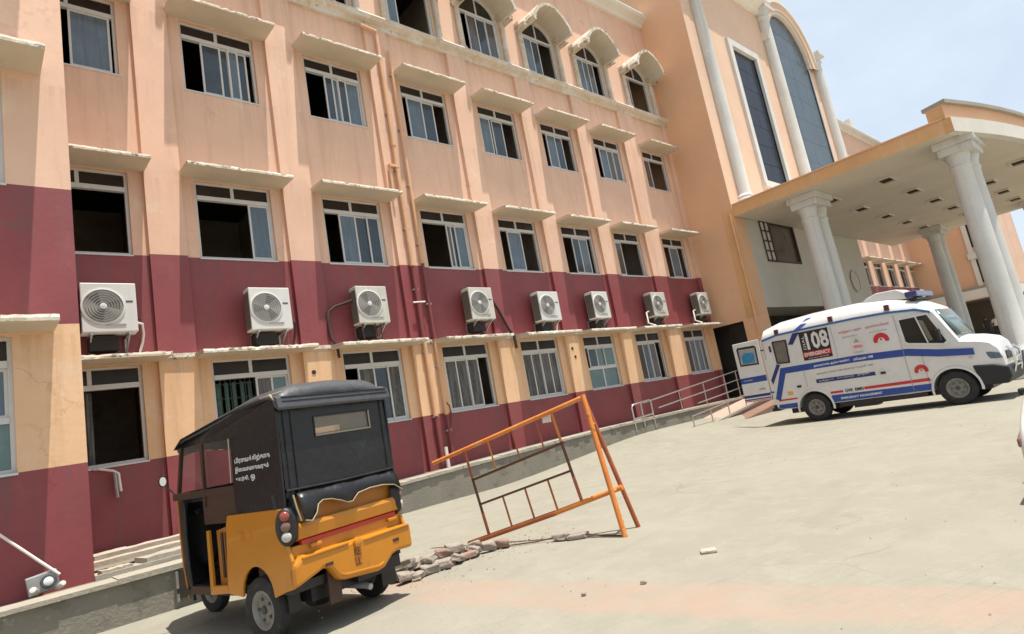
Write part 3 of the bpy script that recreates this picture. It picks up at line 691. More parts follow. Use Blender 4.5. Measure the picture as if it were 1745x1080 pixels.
for x in (28.0, 31.55): b.face([(x, TY, 6.3), (x, TY + .3, 6.3), (x, TY + .3, 8.2), (x, TY, 8.2)], GREYW)
tp(b, 'porch_wall')
b = B(); b.box(TX0 + .003, 26.75, TY - .002, TY + .7, 0, 8.4, TOWERP); tp(b, 'corner_pier')
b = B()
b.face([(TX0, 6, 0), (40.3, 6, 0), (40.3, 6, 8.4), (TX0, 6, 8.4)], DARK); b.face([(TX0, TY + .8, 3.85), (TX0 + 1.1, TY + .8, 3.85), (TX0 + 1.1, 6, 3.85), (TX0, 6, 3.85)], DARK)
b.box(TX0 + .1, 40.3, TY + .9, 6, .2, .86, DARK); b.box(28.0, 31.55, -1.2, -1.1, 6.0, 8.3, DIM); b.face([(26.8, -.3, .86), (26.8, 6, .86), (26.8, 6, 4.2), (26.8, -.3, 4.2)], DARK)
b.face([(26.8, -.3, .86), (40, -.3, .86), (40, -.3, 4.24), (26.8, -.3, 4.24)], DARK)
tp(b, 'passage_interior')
# wooden casement hanging open in the grey wall
b = B(); x0, x1, z0, z1 = 28.9, 31.55, 6.3, 8.2
b = B(); b.box(28.0, 31.55, TY - .04, TY + .1, 8.12, 8.2, BROWNW); b.box(28.0, 31.55, TY - .04, TY + .1, 6.3, 6.38, BROWNW); b.box(31.45, 31.55, TY - .04, TY + .1, 6.38, 8.12, BROWNW); b.box(28.9, 28.98, TY - .04, TY + .1, 6.38, 8.12, BROWNW)
cw = tp(b, 'wooden_window')
b = B()
for x in (27.98, 28.42, 28.84): b.box(x, x + .06, TY - .06, TY - .02, 6.3, 8.2, BROWNW)
for k in range(5): b.box(28.04, 28.84, TY - .055, TY - .025, 6.3 + k * .46, 6.36 + k * .46, BROWNW)
tp(b, 'casement', cw)
b = B(); b.box(28.0, 28.9, TY - .012, TY + .004, 6.3, 8.2, COLW); tp(b, 'shutter_board', cw)
b = B(); b.box(28.98, 31.45, TY + .06, TY + .08, 6.38, 8.12, GLASSB); tp(b, 'pane', cw)
# white framed strip window, panes set one by one
b = B(); fw_ = .34
b.box(29.85 - fw_, 29.85, TY - .14, TY + .05, 10.1, 17.3 + fw_, COLW); b.box(32.4, 32.4 + fw_, TY - .14, TY + .05, 10.1, 17.3 + fw_, COLW); b.box(29.85, 32.4, TY - .14, TY + .05, 17.3, 17.3 + fw_, COLW); b.box(29.85 - fw_ - .1, 32.4 + fw_ + .1, TY - .22, TY + .05, 9.92, 10.1, COLW); b.box(29.85, 32.4, TY - .12, TY + .05, 10.1, 10.3, COLW)
fr = tp(b, 'strip_window_frame')
rows = 7
for r in range(rows):
    for c in range(2):
        z0 = 10.3 + 7.0 * r / rows; z1 = 10.3 + 7.0 * (r + 1) / rows; x0 = 29.85 + 1.275 * c
        b = B(); b.box(x0 + .006, x0 + 1.269, TY + .03 + random.uniform(0, .004), TY + .06, z0 + .010, z1 - .010, TINT); tp(b, 'pane', fr)
b = B(); b.box(29.85, 32.4, TY + .065, TY + .08, 10.3, 17.3, IRON); tp(b, 'glazing_bars', fr)
# big arched curtain wall
b = B(); b.box(35.0, 35.1, TY - .05, TY + .25, 8.5, 19.0, CREAM); b.box(40.3, 40.42, TY - .05, TY + .25, 8.5, 19.0, COLW)
for a, c in zip(ring[:-1], ring[1:]):
    for r0, r1, d in ((2.6, 2.78, .16), (2.78, 3.25, .26), (3.25, 3.4, .34)):
        p = [(cx + r_ * math.cos(t_), 19.0 + r_ * math.sin(t_)) for r_, t_ in ((r0, a), (r0, c), (r1, c), (r1, a))]
        b.mesh([(q_[0], y, q_[1]) for y in (TY - d, TY) for q_ in p], [(0, 1, 2, 3), (0, 1, 5, 4), (3, 2, 6, 7)], TOWERF if d == .26 else CREAM)
af = tp(b, 'arch_surround')
rows, cols = 8, 4
for r in range(rows + 2):
    for c in range(cols):
        x0 = 35.1 + 1.3 * c + .006; x1 = x0 + 1.288; z0 = 8.5 + 10.5 * r / rows + .006; z1 = z0 + 10.5 / rows - .012
        def top(x): return 19.0 + math.sqrt(max(0, 2.6 ** 2 - (x - cx) ** 2)) - .01
        if r < rows: pts = [(x0, z0), (x1, z0), (x1, z1), (x0, z1)]
        else:
            k = 6; up = [(x1 + (x0 - x1) * i / k) for i in range(k + 1)]; pts = [(x0, z0), (x1, z0)] + [(x, max(z0 + .002, min(z1, top(x)))) for x in up]
            if max(p[1] for p in pts) - z0 < .05: continue
        b = B(); b.prism(pts, TY + .03 + random.uniform(0, .004), TY + .06, TINTL); tp(b, 'pane', af)
b = B(); b.prism([(35.1, 8.5), (40.3, 8.5), (40.3, 19)] + [(cx + 2.6 * math.cos(t_), 19 + 2.6 * math.sin(t_)) for t_ in reversed(ring)] + [(35.1, 19)], TY + .065, TY + .08, TINTL); tp(b, 'glazing_bars', af)
def tower_column(x, r, z0, z1, y=TY - .12):
    b = B(); H = z1 - z0
    M = Matrix.Translation((x, y, z0))
    b.lathe([(r * 1.45, 0), (r * 1.45, .18), (r * 1.25, .22), (r * 1.3, .34), (r * 1.05, .42), (r, .55), (r * .96, H * .5), (r * .9, H - .7), (r * 1.12, H - .6), (r * 1.12, H - .52), (r * .95, H - .48), (r * 1.25, H - .2)], COLW, 24, M)
    b.box(x - r * 1.5, x + r * 1.5, y - r * 1.5, y + r * 1.5, z1 - .2, z1, COLW); b.box(x - r * 1.6, x + r * 1.6, y - r * 1.6, y + r * 1.6, z0 - .12, z0, COLW)
    return tp(b, 'column', smooth=35)
tower_column(27.05, .30, 8.78, 20.6); tower_column(34.62, .33, 8.78, 20.9, TY - .16); tower_column(41.5, .32, 8.78, 20.2)
b = B()
run_profile(b, [(0, 20.55), (-.18, 20.6), (-.28, 20.75), (-.62, 20.9), (-.68, 21.08), (-.60, 21.2), (0, 21.25)], TX0 - .25, 34.9, CREAM, y=TY, n=30, j=.006); tp(b, 'cornice')
b = B(); b.box(TX0 - .012, TX0 + .05, TY - .02, TY + .5, 3.9, 8.5, ORANGE); tp(b, 'rain_strip')
b = B(); b.tube([(TX0 - .05, TY + .12, 8.3), (TX0 - .05, TY + .12, 3.2)], .045, PIPEP, 8); tp(b, 'drainpipe')

# ================================================================ entrance portico
PB = (36.4, -6.5, 0)
por = empty('entrance_portico', PB, 'open entrance portico with a flat bow fronted canopy on pairs of tall white columns', 'portico')
def pp(b, name, parent=None, **kw): return b.build(name, parent or por, off=PB, **kw)
PX0, PX1, PY = 25.84, 47.0, -9.75; SZ, TZ = 8.15, 8.62
arc = []
for i in range(25):
    x = PX0 + (PX1 - PX0) * i / 24; t = (x - (PX0 + PX1) / 2) / ((PX1 - PX0) / 2); arc.append((x, PY - 1.75 * (1 - t * t)))
out = [(PX0, -2.23)] + arc + [(PX1, -2.23)]
b = B(); b.prism(out, SZ, TZ, SOFFIT, 'z', ORANGE)
pp(b, 'canopy_slab')
b = B()
for (x0, y0), (x1, y1) in zip(out[:2] , out[1:3]):
    pass
b.box(PX0 - .04, PX0 + .12, PY, -2.25, TZ + .002, TZ + .05, TOWERP); pp(b, 'canopy_edge')
def arc_band(d0, d1, z0, z1, m_, side=None):
    """a strip following the bowed front, d0 and d1 out from the slab edge"""
    b = B(); k = len(arc); nrm = []
    for i in range(k):
        a = Vector(arc[max(0, i - 1)]); c = Vector(arc[min(k - 1, i + 1)]); t = (c - a).normalized(); nrm.append(Vector((t.y, -t.x)))
    o_ = [Vector(arc[i]) + nrm[i] * d1 for i in range(k)]; i_ = [Vector(arc[i]) + nrm[i] * d0 for i in range(k)]
    vs = [(p.x, p.y, z) for z in (z0, z1) for l in (i_, o_) for p in l]
    f = []
    for i in range(k - 1): f += [(i, i + 1, k + i + 1, k + i), (2 * k + i, 2 * k + i + 1, 3 * k + i + 1, 3 * k + i), (k + i, k + i + 1, 3 * k + i + 1, 3 * k + i), (i, i + 1, 2 * k + i + 1, 2 * k + i)]
    b.mesh(vs, f, m_); b.mesh([vs[0], vs[k], vs[3 * k], vs[2 * k]], [(0, 1, 2, 3)], side or m_); b.mesh([vs[k - 1], vs[2 * k - 1], vs[4 * k - 1], vs[3 * k - 1]], [(0, 1, 2, 3)], side or m_)
    return b
pp(arc_band(.003, .26, SZ - .05, TZ - .02, CREAM, ORANGE), 'front_beam'); pp(arc_band(-.40, .12, TZ + .002, 9.12, TOWERP, ORANGE), 'front_parapet'); pp(arc_band(-.50, .24, 9.123, 9.25, COPING), 'parapet_coping')
def portico_pair(x, y, dx, dy, r=.33, top=SZ):
    b = B(); b.box(min(x, x + dx) - .56, max(x, x + dx) + .56, min(y, y + dy) - .56, max(y, y + dy) + .56, 0, .55, COLW); b.box(min(x, x + dx) - .50, max(x, x + dx) + .50, min(y, y + dy) - .50, max(y, y + dy) + .50, .55, .72, COLW); pp(b, 'pedestal', bevel=.015)
    for k in (0, 1):
        M = Matrix.Translation((x + dx * k, y + dy * k, 0)); b = B()
        b.lathe([(r * 1.3, .72), (r * 1.34, .82), (r * 1.2, .92), (r * 1.12, .98), (r, 1.1), (r * .99, 3), (r * .94, 5.5), (r * .88, top - 1.05), (r * .98, top - 1.0), (r * .98, top - .94), (r * .89, top - .90), (r * .92, top - .74), (r * 1.08, top - .60), (r * 1.08, top - .50)], COLW, 28, M); pp(b, 'column', smooth=35)
    b = B(); b.box(min(x, x + dx) - .44, max(x, x + dx) + .44, min(y, y + dy) - .44, max(y, y + dy) + .44, top - .50, top - .25, COLW); b.box(min(x, x + dx) - .53, max(x, x + dx) + .53, min(y, y + dy) - .53, max(y, y + dy) + .53, top - .25, top - .003, COLW); pp(b, 'capital', bevel=.02)
for x, y, dx, dy in ((27.15, -9.66, .70, -.12), (45.0, -9.66, .70, .05), (26.95, -4.66, .72, -.10), (44.2, -5.0, .8, -.08)): portico_pair(x, y, dx, dy)
lt = B(); lt.box(-.47, .47, -.30, .30, -.02, 0, SOFFIT); lt.box(-.42, .42, -.25, .25, -.024, -.02, DARK)
def recess():
    b = B(); w, d = .47, .27
    for a in ((-w, w, -d, -d + .05), (-w, w, d - .05, d), (-w, -w + .05, -d + .05, d - .05), (w - .05, w, -d + .05, d - .05)): b.box(*a, -.07, 0, SOFFIT)
    b.box(-w + .05, w - .05, -d + .05, d - .05, -.012, -.006, DARK); return b.data('ceiling_light')
RM = recess()
for x, y in [(x, y) for y in (-4.95, -7.05, -9.15) for x in (29.0, 32.6, 36.2, 39.6, 42.9)] + [(34, -10.5), (38, -10.6)]:
    place('ceiling_light', RM, (x - PB[0], y - PB[1], SZ - .002), por)
b = B(); M = Matrix.Translation((38.1, TY - .03, 5.6)) @ Matrix.Rotation(rad(90), 4, 'X'); b.lathe([(.62, 0), (.62, .05), (.55, .05), (.55, .02), (.0, .02)], GREYW, 28, M); tp(b, 'round_emblem')
# ================================================================ far wing and far block beyond the portico
WB = (56, 0, 0)
wing = empty('far_wing', WB, 'matching far wing of the hospital seen through the portico, peach with dark windows', 'building')
FX = [47.2 + 2.92 * i for i in range(6)]
b = B(); facade(b, 0, 42.0, 66, FX, WW, FL, 0, ROOF, lambda z: MAROON if z < 2.08 or 4.06 < z < 6.12 else PEACH, arch=False); b.build('front_wall', wing, off=WB)
b = B(); b.face([(42, 3, 0), (66, 3, 0), (66, 3, ROOF), (42, 3, ROOF)], DIM); b.face([(42, 0, ROOF), (66, 0, ROOF), (66, 12, ROOF), (42, 12, ROOF)], CONC); b.build('room_interior', wing, off=WB)
for x in FX:
    for r in range(4): window(wing, WB, x, 0, FL[r][0], WW, FL[r][1] - FL[r][0], [(.05, .38, 'G')] if (r + int(x)) % 2 else [(.6, .95, 'G')])
    for r in (0, 1, 2): place('sunshade', SHM[r], (x - OV - WB[0], 0, FL[r][1] + .03), wing)
b = B(); run_profile(b, CORN, 42, 66, PEEL); b.build('cornice', wing, off=WB)
b = B(); run_profile(b, RC, 42, 66, CREAM); b.build('roof_cornice', wing, off=WB)
b = B(); b.box(47.4, 48.2, -.3, .4, 18.9, 19.9, CREAM); b.box(53.2, 53.9, -.3, .4, 18.9, 19.6, CREAM); b.build('parapet_post', wing, off=WB)

KB = (67, -2.5, 0)
blk = empty('far_block', KB, 'orange side of the far projecting block with white corner strips, above a shaded porch', 'building')
def kp(b, name, parent=None, **kw): return b.build(name, parent or blk, off=KB, **kw)
b = B(); x0, x1, y0, y1 = 60, 76, -5.2, 2
b.face([(x0, y0, 4.2), (x0, y1, 4.2), (x0, y1, 18.6), (x0, y0, 18.6)], TOWERP); b.face([(x0, y0, 4.2), (x1, y0, 4.2), (x1, y0, 18.6), (x0, y0, 18.6)], PEACH)  # block side takes the shade-tinted peach, its front the plain one
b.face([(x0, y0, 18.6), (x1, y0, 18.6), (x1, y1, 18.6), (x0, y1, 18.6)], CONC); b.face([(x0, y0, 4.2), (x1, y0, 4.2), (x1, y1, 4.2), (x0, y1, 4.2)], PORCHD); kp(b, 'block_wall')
b = B(); b.box(x0 - .5, x1, y0 - .5, y1 - .5, 4.25, 4.95, CREAM); b.box(x0 - .3, x1, y0 - .3, y1 - .8, 4.95, 5.15, COPING); kp(b, 'ledge')
for y in (-3.95, -5.05):
    b = B(); b.box(x0 - .12, x0 + .1, y - .16, y + .16, 5.15, 18, CREAM); kp(b, 'corner_strip')
b = B(); b.box(x0 - .06, x0 - .01, -4.79, -4.11, 5.4, 7.2, GLASSD); b.box(x0 - .06, x0 - .01, -4.79, -4.11, 8.2, 10.6, GLASSD); kp(b, 'pane')
b = B(); b.box(x0 - .25, x0, -5.2, -3.7, 7.3, 7.75, CREAM); kp(b, 'balcony_band')
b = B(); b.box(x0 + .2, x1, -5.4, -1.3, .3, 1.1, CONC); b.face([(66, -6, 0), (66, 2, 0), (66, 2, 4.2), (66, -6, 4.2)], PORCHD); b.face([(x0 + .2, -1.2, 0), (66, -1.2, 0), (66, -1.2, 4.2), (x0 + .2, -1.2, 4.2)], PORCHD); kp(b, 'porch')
b = B(); b.lathe([(.28, 1.1), (.24, 1.4), (.2, 3.9), (.3, 4.2)], CREAM, 14, Matrix.Translation((x0 + .4, -5.0, 0))); kp(b, 'porch_column', smooth=40)

# ================================================================ ramp and rails by the entrance
rb = B()
rb.prism([(19.6, .12), (25.7, .80), (25.7, -.1), (19.6, -.1)], -2.15, -1.0, PINKT, 'y'); 
struct(rb.build('ramp'))
rb = B(); rb.prism([(20.4, .10), (25.8, .62), (25.8, -.1), (20.4, -.1)], -2.9, -2.16, RAMPS, 'y'); struct(rb.build('ramp_apron'))
kb = B(); kb.prism([(19.5, .16), (25.7, .87), (25.7, .79), (19.5, .08)], -2.25, -2.10, COPING, 'y'); struct(kb.build('ramp_kerb'))
def rail(name, lab, tubes, r=.022):
    t = empty(name, tubes[0][1][0], lab, 'handrail')
    for nm, pts in tubes:
        b = B(); b.tube(pts, r, STEEL, 8); b.build(nm, t, off=tubes[0][1][0], smooth=60)
    return t
zt = lambda x: .98 + (x - 20.8) * .02
A = lambda x: 1.36 + (x - 18.74) * .082
rail('handrail', 'long stainless handrail rising beside the wall to the dark passage', [('top_rail', [(18.7, -.98, A(18.7)), (25.4, -.98, A(25.4))]), ('middle_rail', [(19.5, -.98, A(19.5) - .32), (25.4, -.98, A(25.4) - .36)]), ('lower_rail', [(22.0, -.98, A(22) - .66), (25.4, -.98, A(25.4) - .70)]),
      ] + [('post', [(x, -.98, .78), (x, -.98, A(x))]) for x in (20.9, 22.6, 24.2, 25.2)])
rail('handrail', 'low outer rail with short posts along the edge of the pink ramp', [('top_rail', [(19.5, -2.18, .66), (25.3, -2.18, 1.12)])] + [('post', [(x, -2.18, .12 + (x - 19.6) * .11), (x, -2.18, .66 + (x - 19.5) * .079)]) for x in (19.52, 20.7, 21.9, 23.2, 24.5)])
rail('handrail', 'small square grab frame of pale pipe standing at the foot of the ramp', [('frame', [(18.0, -1.02, .5), (18.0, -1.02, 1.28), (18.08, -1.02, 1.36), (19.0, -1.02, 1.42), (19.08, -1.02, 1.34), (19.08, -1.02, .5)]), ('bar', [(18.5, -1.02, .6), (18.5, -1.02, 1.38)]), ('bar', [(18.0, -1.02, .9), (19.08, -1.02, .95)])], .028)

# ================================================================ slabs, lamp, cable at the projecting bay
def slab(x0, y0, x1, y1, z, w, th, lab, m_=STONE, roll=0, dz=0):
    c = Vector(((x0 + x1) / 2, (y0 + y1) / 2, z)); d = Vector((x1 - x0, y1 - y0, dz)); L_ = d.length; a = math.atan2(d.y, d.x)
    b = B(); n = 10; rnd = random.Random(int(abs(x0) * 97)); vs = []
    for i in range(n + 1):
        x = -L_ / 2 + L_ * i / n; j = [rnd.uniform(-.02, .02) for _ in range(4)]
        zz = dz * (i / n - .5)
        vs += [(x, -w / 2 + j[0], zz), (x, w / 2 + j[1], zz), (x, w / 2 + j[1], zz + th + j[2] * .3), (x, -w / 2 + j[0], zz + th + j[3] * .3)]
    f = [(0, 1, 2, 3), (n * 4 + 3, n * 4 + 2, n * 4 + 1, n * 4)] + [(i * 4 + k, i * 4 + (k + 1) % 4, i * 4 + 4 + (k + 1) % 4, i * 4 + 4 + k) for i in range(n) for k in range(4)]
    b.mesh(vs, f, m_); o = b.build('stone_slab'); o.location = c; o.rotation_euler = (roll, 0, a)
    return tag(o, lab, 'slab', 'slabs on the walkway')
slab(3.5, -.95, 5.2, -.80, .60, .42, .07, 'pinkish flat slab lying against the maroon wall beside the bay')
slab(3.35, -1.75, 5.1, -1.60, .56, .30, .08, 'long thin pale slab bridging the gap in the walkway')
slab(3.4, -.35, 4.1, -.30, .55, .26, .09, 'short rough slab end poking out from behind the bay corner')
slab(3.9, -2.55, 5.15, -2.35, .54, .45, .07, 'broad yellowish slab lying just behind the cement coping', COPING)
slab(3.38, -2.75, 3.75, -2.7, .53, .2, .06, 'small broken slab piece at the foot of the bay corner')
t = empty('floodlight', (2.76, -3.25, .55), 'grey floodlight box with two round white lamps on the ledge below the bay', 'floodlight')
b = B(); b.box(-.17, .15, .06, .18, .0, .23, GALV, Matrix.Rotation(rad(-8), 4, 'Y')); b.build('housing', t, bevel=.012)
for x, z, rr in ((-.12, .05, .040), (.14, .045, .036)):
    b = B(); M = Matrix.Translation((x, -.04, z)) @ Matrix.Rotation(rad(62), 4, 'X') @ Matrix.Rotation(rad(x * 160), 4, 'Y'); b.lathe([(rr * .6, -.09), (rr, 0), (rr, .04), (rr * .85, .06), (.01, .065)], ACY, 16, M); b.build('lamp', t, smooth=40)
b = B(); M = Matrix.Translation((.02, 0, .12)) @ Matrix.Rotation(rad(80), 4, 'X'); b.lathe([(.075, -.05), (.085, .03), (.075, .05)], ACB, 16, M); b.lathe([(.052, .03), (.052, .055), (.035, .065)], ACW, 16, M); b.build('reflector', t, smooth=50)
b = B(); b.tube([(1.7, -3.0, 1.80), (2.32, -3.08, 1.37), (2.72, -3.16, .92), (2.90, -3.22, .72)], .018, PIPEW, 8); tag(b.build('conduit_pipe', smooth=60), 'thin pinkish white conduit running down the maroon bay to the floodlight', 'pipe')

# ================================================================ barricade
OR1 = mat('orange barricade paint', (.62, .20, .03), .55, .14, 3, .2, 30, spots=[(7, .54, .66, (.55, .30, .14)), (11, .60, .68, (.20, .07, .03))])
OR2 = mat('rusty red barricade paint', (.36, .095, .03), .6, .2, 4, spots=[(5, .5, .7, (.45, .12, .04))])
OR3 = mat('dark barricade bar', (.11, .045, .02), .6, .2, 4)
bA = Vector((7.34, -6.18, 0)); bD = Vector((8.1 - 7.34, -8.2 + 6.18, 0)).normalized(); bN = Vector((-bD.y, bD.x, 0))
def bl(s, z, o=0): return bA + bD * s + Vector((0, 0, z)) + bN * o - bA
bar_t = empty('barricade', bA, 'orange steel barricade tilted over on one pair of splayed legs', 'barricade')
def bpart(nm, a, c, r, m_, n=10):
    b = B(); b.tube([a, c], r, m_, n); return b.build(nm, bar_t, smooth=60)
bpart('top_rail', bl(-.62, 1.19), bl(1.88, 1.73), .030, OR1); bpart('bottom_rail', bl(-.22, .02), bl(1.2, .32), .036, OR2); bpart('bottom_rail', bl(1.2, .32), bl(2.17, .55), .033, OR1)
def lerp(a, c, t): return a + (c - a) * t
for s0, z0, s1, z1 in ((-.05, 1.31, .14, .07), (1.40, 1.61, 1.60, .42)):
    a, c = bl(s0, z0), bl(s1, z1)
    bpart('upright', a, lerp(a, c, .33), .018, OR2 if s0 < 1 else OR1); bpart('upright', lerp(a, c, .33), lerp(a, c, .72), .020, OR3); bpart('upright', lerp(a, c, .72), c, .022, OR2)
bpart('middle_rail', bl(.02, .88), bl(1.50, 1.20), .018, OR3); bpart('middle_rail', bl(.09, .54), bl(1.53, .83), .016, OR3)
for k in (.25, .5, .75):
    bpart('bar', lerp(bl(.09, .54), bl(1.53, .83), k), lerp(bl(.16, .07), bl(1.60, .42), k) , .014, OR2)
for k in (.27, .54, .80):
    bpart('bar', lerp(bl(.02, .88), bl(1.50, 1.20), k), lerp(bl(-.05, 1.31), bl(1.45, 1.63), k), .012, OR1 if k < .3 else OR2)
apex = bl(1.88, 1.76); f1 = Vector((7.89, -8.28, 0)) - bA; f2 = Vector((8.36, -8.13, 0)) - bA
bpart('leg', apex + Vector((-.02, -.03, 0)), f1, .034, OR1); bpart('leg', apex + Vector((.03, .02, 0)), f2, .030, OR2)
bpart('leg_tie', lerp(apex, f1, .70), lerp(apex, f2, .70), .026, OR1); bpart('leg_tie', lerp(apex, f1, .22), lerp(apex, f2, .22), .014, OR1)
b = B(); b.box(-.06, .06, -.008, .008, -.07, .05, PIPEW, Matrix.Translation(bl(1.30, 1.56, .035)) @ Matrix.Rotation(math.atan2(bD.y, bD.x), 4, 'Z')); b.build('tag', bar_t)

# ================================================================ rubble
def chunk(loc, sx, sy, sz, rz, m_, seed, tilt=0):
    rnd = random.Random(seed); bm = bmesh.new(); bmesh.ops.create_cube(bm, size=1)
    bmesh.ops.subdivide_edges(bm, edges=bm.edges[:], cuts=1, use_grid_fill=True)
    for v in bm.verts:
        v.co = Vector((v.co.x * sx, v.co.y * sy, v.co.z * sz)) + Vector((rnd.uniform(-1, 1) * sx, rnd.uniform(-1, 1) * sy, rnd.uniform(-1, 1) * sz)) * .13
    me = bpy.data.meshes.new('broken_brick'); bm.to_mesh(me); bm.free(); me.materials.append(m_)
    o = bpy.data.objects.new('broken_brick', me); COL.objects.link(o); o.rotation_euler = (tilt, tilt * .6, rz); zz = min((o.rotation_euler.to_matrix() @ v.co).z for v in me.vertices); o.location = (loc[0], loc[1], loc[2] - zz - .004)
    bv = o.modifiers.new('bevel', 'BEVEL'); bv.width = .012; bv.segments = 1
    return o
ra, rc = Vector((5.75, -6.62, 0)), Vector((7.1, -6.55, 0)); k = 0
for row, n_, zb_ in ((0, 9, 0), (1, 8, 0), (2, 5, .10)):
    for i in range(n_):
        t_ = (i + random.uniform(.1, .5)) / n_ * (1 if row < 2 else .75)
        p = ra.lerp(rc, t_); off = {0: -.12, 1: .10, 2: 0}[row]
        p = Vector((p.x + random.uniform(-.02, .02), p.y + off + random.uniform(-.03, .03), zb_))
        s_ = random.uniform(.17, .25)
        o = chunk(p, s_, random.uniform(.11, .15), random.uniform(.07, .115), random.uniform(-.9, .9), random.choice((BRICKM, BRICKM, BRICKR)), 100 + k, random.uniform(-.28, .28)); k += 1
        tag(o, 'broken grey brown paver in the row of rubble between rickshaw and barricade', 'broken brick', 'row of broken pavers behind the rickshaw')
for loc, s_, m_, lab in (((7.20, -6.72, 0), (.28, .12, .10), BRICKR, 'single reddish broken brick under the low end of the barricade'), ((7.66, -7.42, 0), (.20, .12, .09), BRICKM, 'dark grey stone propping the ground wire halfway under the barricade'),
                         ((7.76, -7.62, 0), (.26, .13, .06), BRICKM, 'flat grey stone lying beside the dark propping stone under the barricade'), ((7.44, -9.68, 0), (.15, .10, .035), STONE, 'pale flat stone lying alone on the open yard right of the barricade'),
                         ((6.46, -9.60, 0), (.05, .04, .03), BRICKM, 'tiny dark pebble on the pink stripe of the yard'), ((6.05, -9.25, 0), (.04, .035, .025), BRICKM, 'tiny pebble near the bottom edge of the view, alone on the yard')):
    tag(chunk(loc, *s_, random.uniform(-1.2, -.9), m_, k), lab, 'stone'); k += 1
b = B(); b.tube([(7.30, -6.85, .02), (7.5, -7.1, .015), (7.64, -7.40, .05), (7.78, -7.66, .06), (7.86, -7.95, .02), (7.89, -8.24, .02)], .010, OR3, 6); tag(b.build('ground_wire', smooth=60), 'dark wire stretched along the ground between the barricade feet', 'wire')

# loose grit scattered over the yard
b = B(); rnd = random.Random(21)
for _ in range(900):
    x, y = rnd.uniform(2.5, 20), rnd.uniform(-13, -1.2)
    if rnd.random() < .4: x, y = rnd.gauss(6.6, .8), rnd.gauss(-6.7, .35)
    if x > 5.3 and y > -1.3 or x < 5.3 and y > -4.2: continue
    s_ = rnd.uniform(.004, .013) * (1.4 if y > -8 else 1); z = gh(x, y) + .002; a = rnd.uniform(0, 6.28); p = [Vector((x + s_ * math.cos(a + k_ * 2.1) * rnd.uniform(.7, 1.3), y + s_ * math.sin(a + k_ * 2.1), z - .004)) for k_ in range(3)]; t_ = Vector((x, y, z + s_ * rnd.uniform(.6, 1.1)))
    b.mesh(p + [t_], [(0, 1, 3), (1, 2, 3), (2, 0, 3)], BRICKM if rnd.random() < .6 else STONE)
me_ = bpy.data.meshes.new('grit'); me_.from_pydata(b.v, [], b.f)
for q_ in b.ms: me_.materials.append(q_)
me_.polygons.foreach_set('material_index', b.mi); struct(link('grit', me_), 'stuff')['label'] = 'loose grit and crumbs scattered over the yard'

# ================================================================ tree far right
def tree(loc, h, r, lab):
    t = empty('tree', loc, lab, 'tree'); bark = mat('bark', (.13, .10, .075), .9, .2, 4, .5, 20)
    leaf = mat('leaf green', (.075, .125, .03), .6, .35, .6); leaf2 = mat('leaf dark green', (.045, .085, .025), .6, .3, .6)
    b = B(); b.tube([(0, 0, 0), (.1, .05, h * .3), (0, .1, h * .55), (.2, 0, h * .8)], [.35, .27, .2, .08], bark, 10)
    for k in range(6):
        a = k * 1.05; b.tube([(0, .05, h * (.35 + .05 * k)), (math.cos(a) * r * .4, math.sin(a) * r * .4, h * (.5 + .05 * k)), (math.cos(a) * r * .75, math.sin(a) * r * .75, h * (.6 + .05 * k))], [.12, .08, .03], bark, 6)
    b.build('trunk', t, smooth=50)
    rnd = random.Random(11); b = B(); cl = []
    for _ in range(46):
        while True:
            p = Vector((rnd.uniform(-1, 1), rnd.uniform(-1, 1), rnd.uniform(-1, 1)))
            if .35 < p.length < 1: break
        cl.append(Vector((p.x * r, p.y * r, h * .66 + p.z * h * .34)))
    for c_ in cl:
        for _ in range(85):
            d = Vector((rnd.gauss(0, 1), rnd.gauss(0, 1), rnd.gauss(0, .8))) * .55; q_ = c_ + d; s_ = rnd.uniform(.10, .22)
            a = Vector((rnd.uniform(-1, 1), rnd.uniform(-1, 1), rnd.uniform(-1, 1))).normalized(); e = a.cross(Vector((rnd.uniform(-1, 1), rnd.uniform(-1, 1), rnd.uniform(-1, 1)))).normalized()
            b.face([q_ - a * s_, q_ + e * s_ * .5, q_ + a * s_, q_ - e * s_ * .5], leaf if rnd.random() < .6 else leaf2)
    me = bpy.data.meshes.new('crown'); me.from_pydata(b.v, [], b.f)
    for m_ in b.ms: me.materials.append(m_)
    me.polygons.foreach_set('material_index', b.mi); link('crown', me, t)
tree((78, -13.5, 0), 10.2, 3.6, 'green leafy tree standing far off beyond the right hand columns')
# ================================================================ auto rickshaw
RY = mat('rickshaw yellow paint', (.49, .185, .007), .36, .08, 2, .10, 3, coat=.2, spots=[(3.0, .58, .8, (.45, .165, .012)), (9, .62, .72, (.36, .15, .03)), (1.6, .66, .76, (.30, .14, .04))])
PLB = mat('plate lettering paint', (.17, .045, .01), .5, .2, 12)
RYM = mat('faded side mark', (.50, .17, .01), .5, .1, 9)
RYD = mat('rickshaw worn inner yellow', (.42, .15, .012), .5, .15, 3)
RBLK = mat('black canvas hood', (.010, .010, .0112), .40, .25, 3, .9, 5, spots=[(2.5, .58, .80, (.032, .031, .031)), (4, .64, .74, (.055, .048, .04))])
RTOP = mat('hood roof canvas painted sunlit', (.060, .061, .066), .48, .2, 3, .7, 5, spots=[(2.0, .55, .75, (.10, .10, .105))])  # paler copy of the hood canvas, sunlight on the roof in its colour
RDK = mat('black plastic trim', (.014, .013, .013), .5, .2, 5)
RBR = mat('brown inside panel', (.055, .025, .014), .6, .25, 3)
RPIP = mat('pale piping', (.33, .28, .19), .7, .1, 8)
RRED = mat('red stripe', (.45, .035, .02), .5, .1, 5)
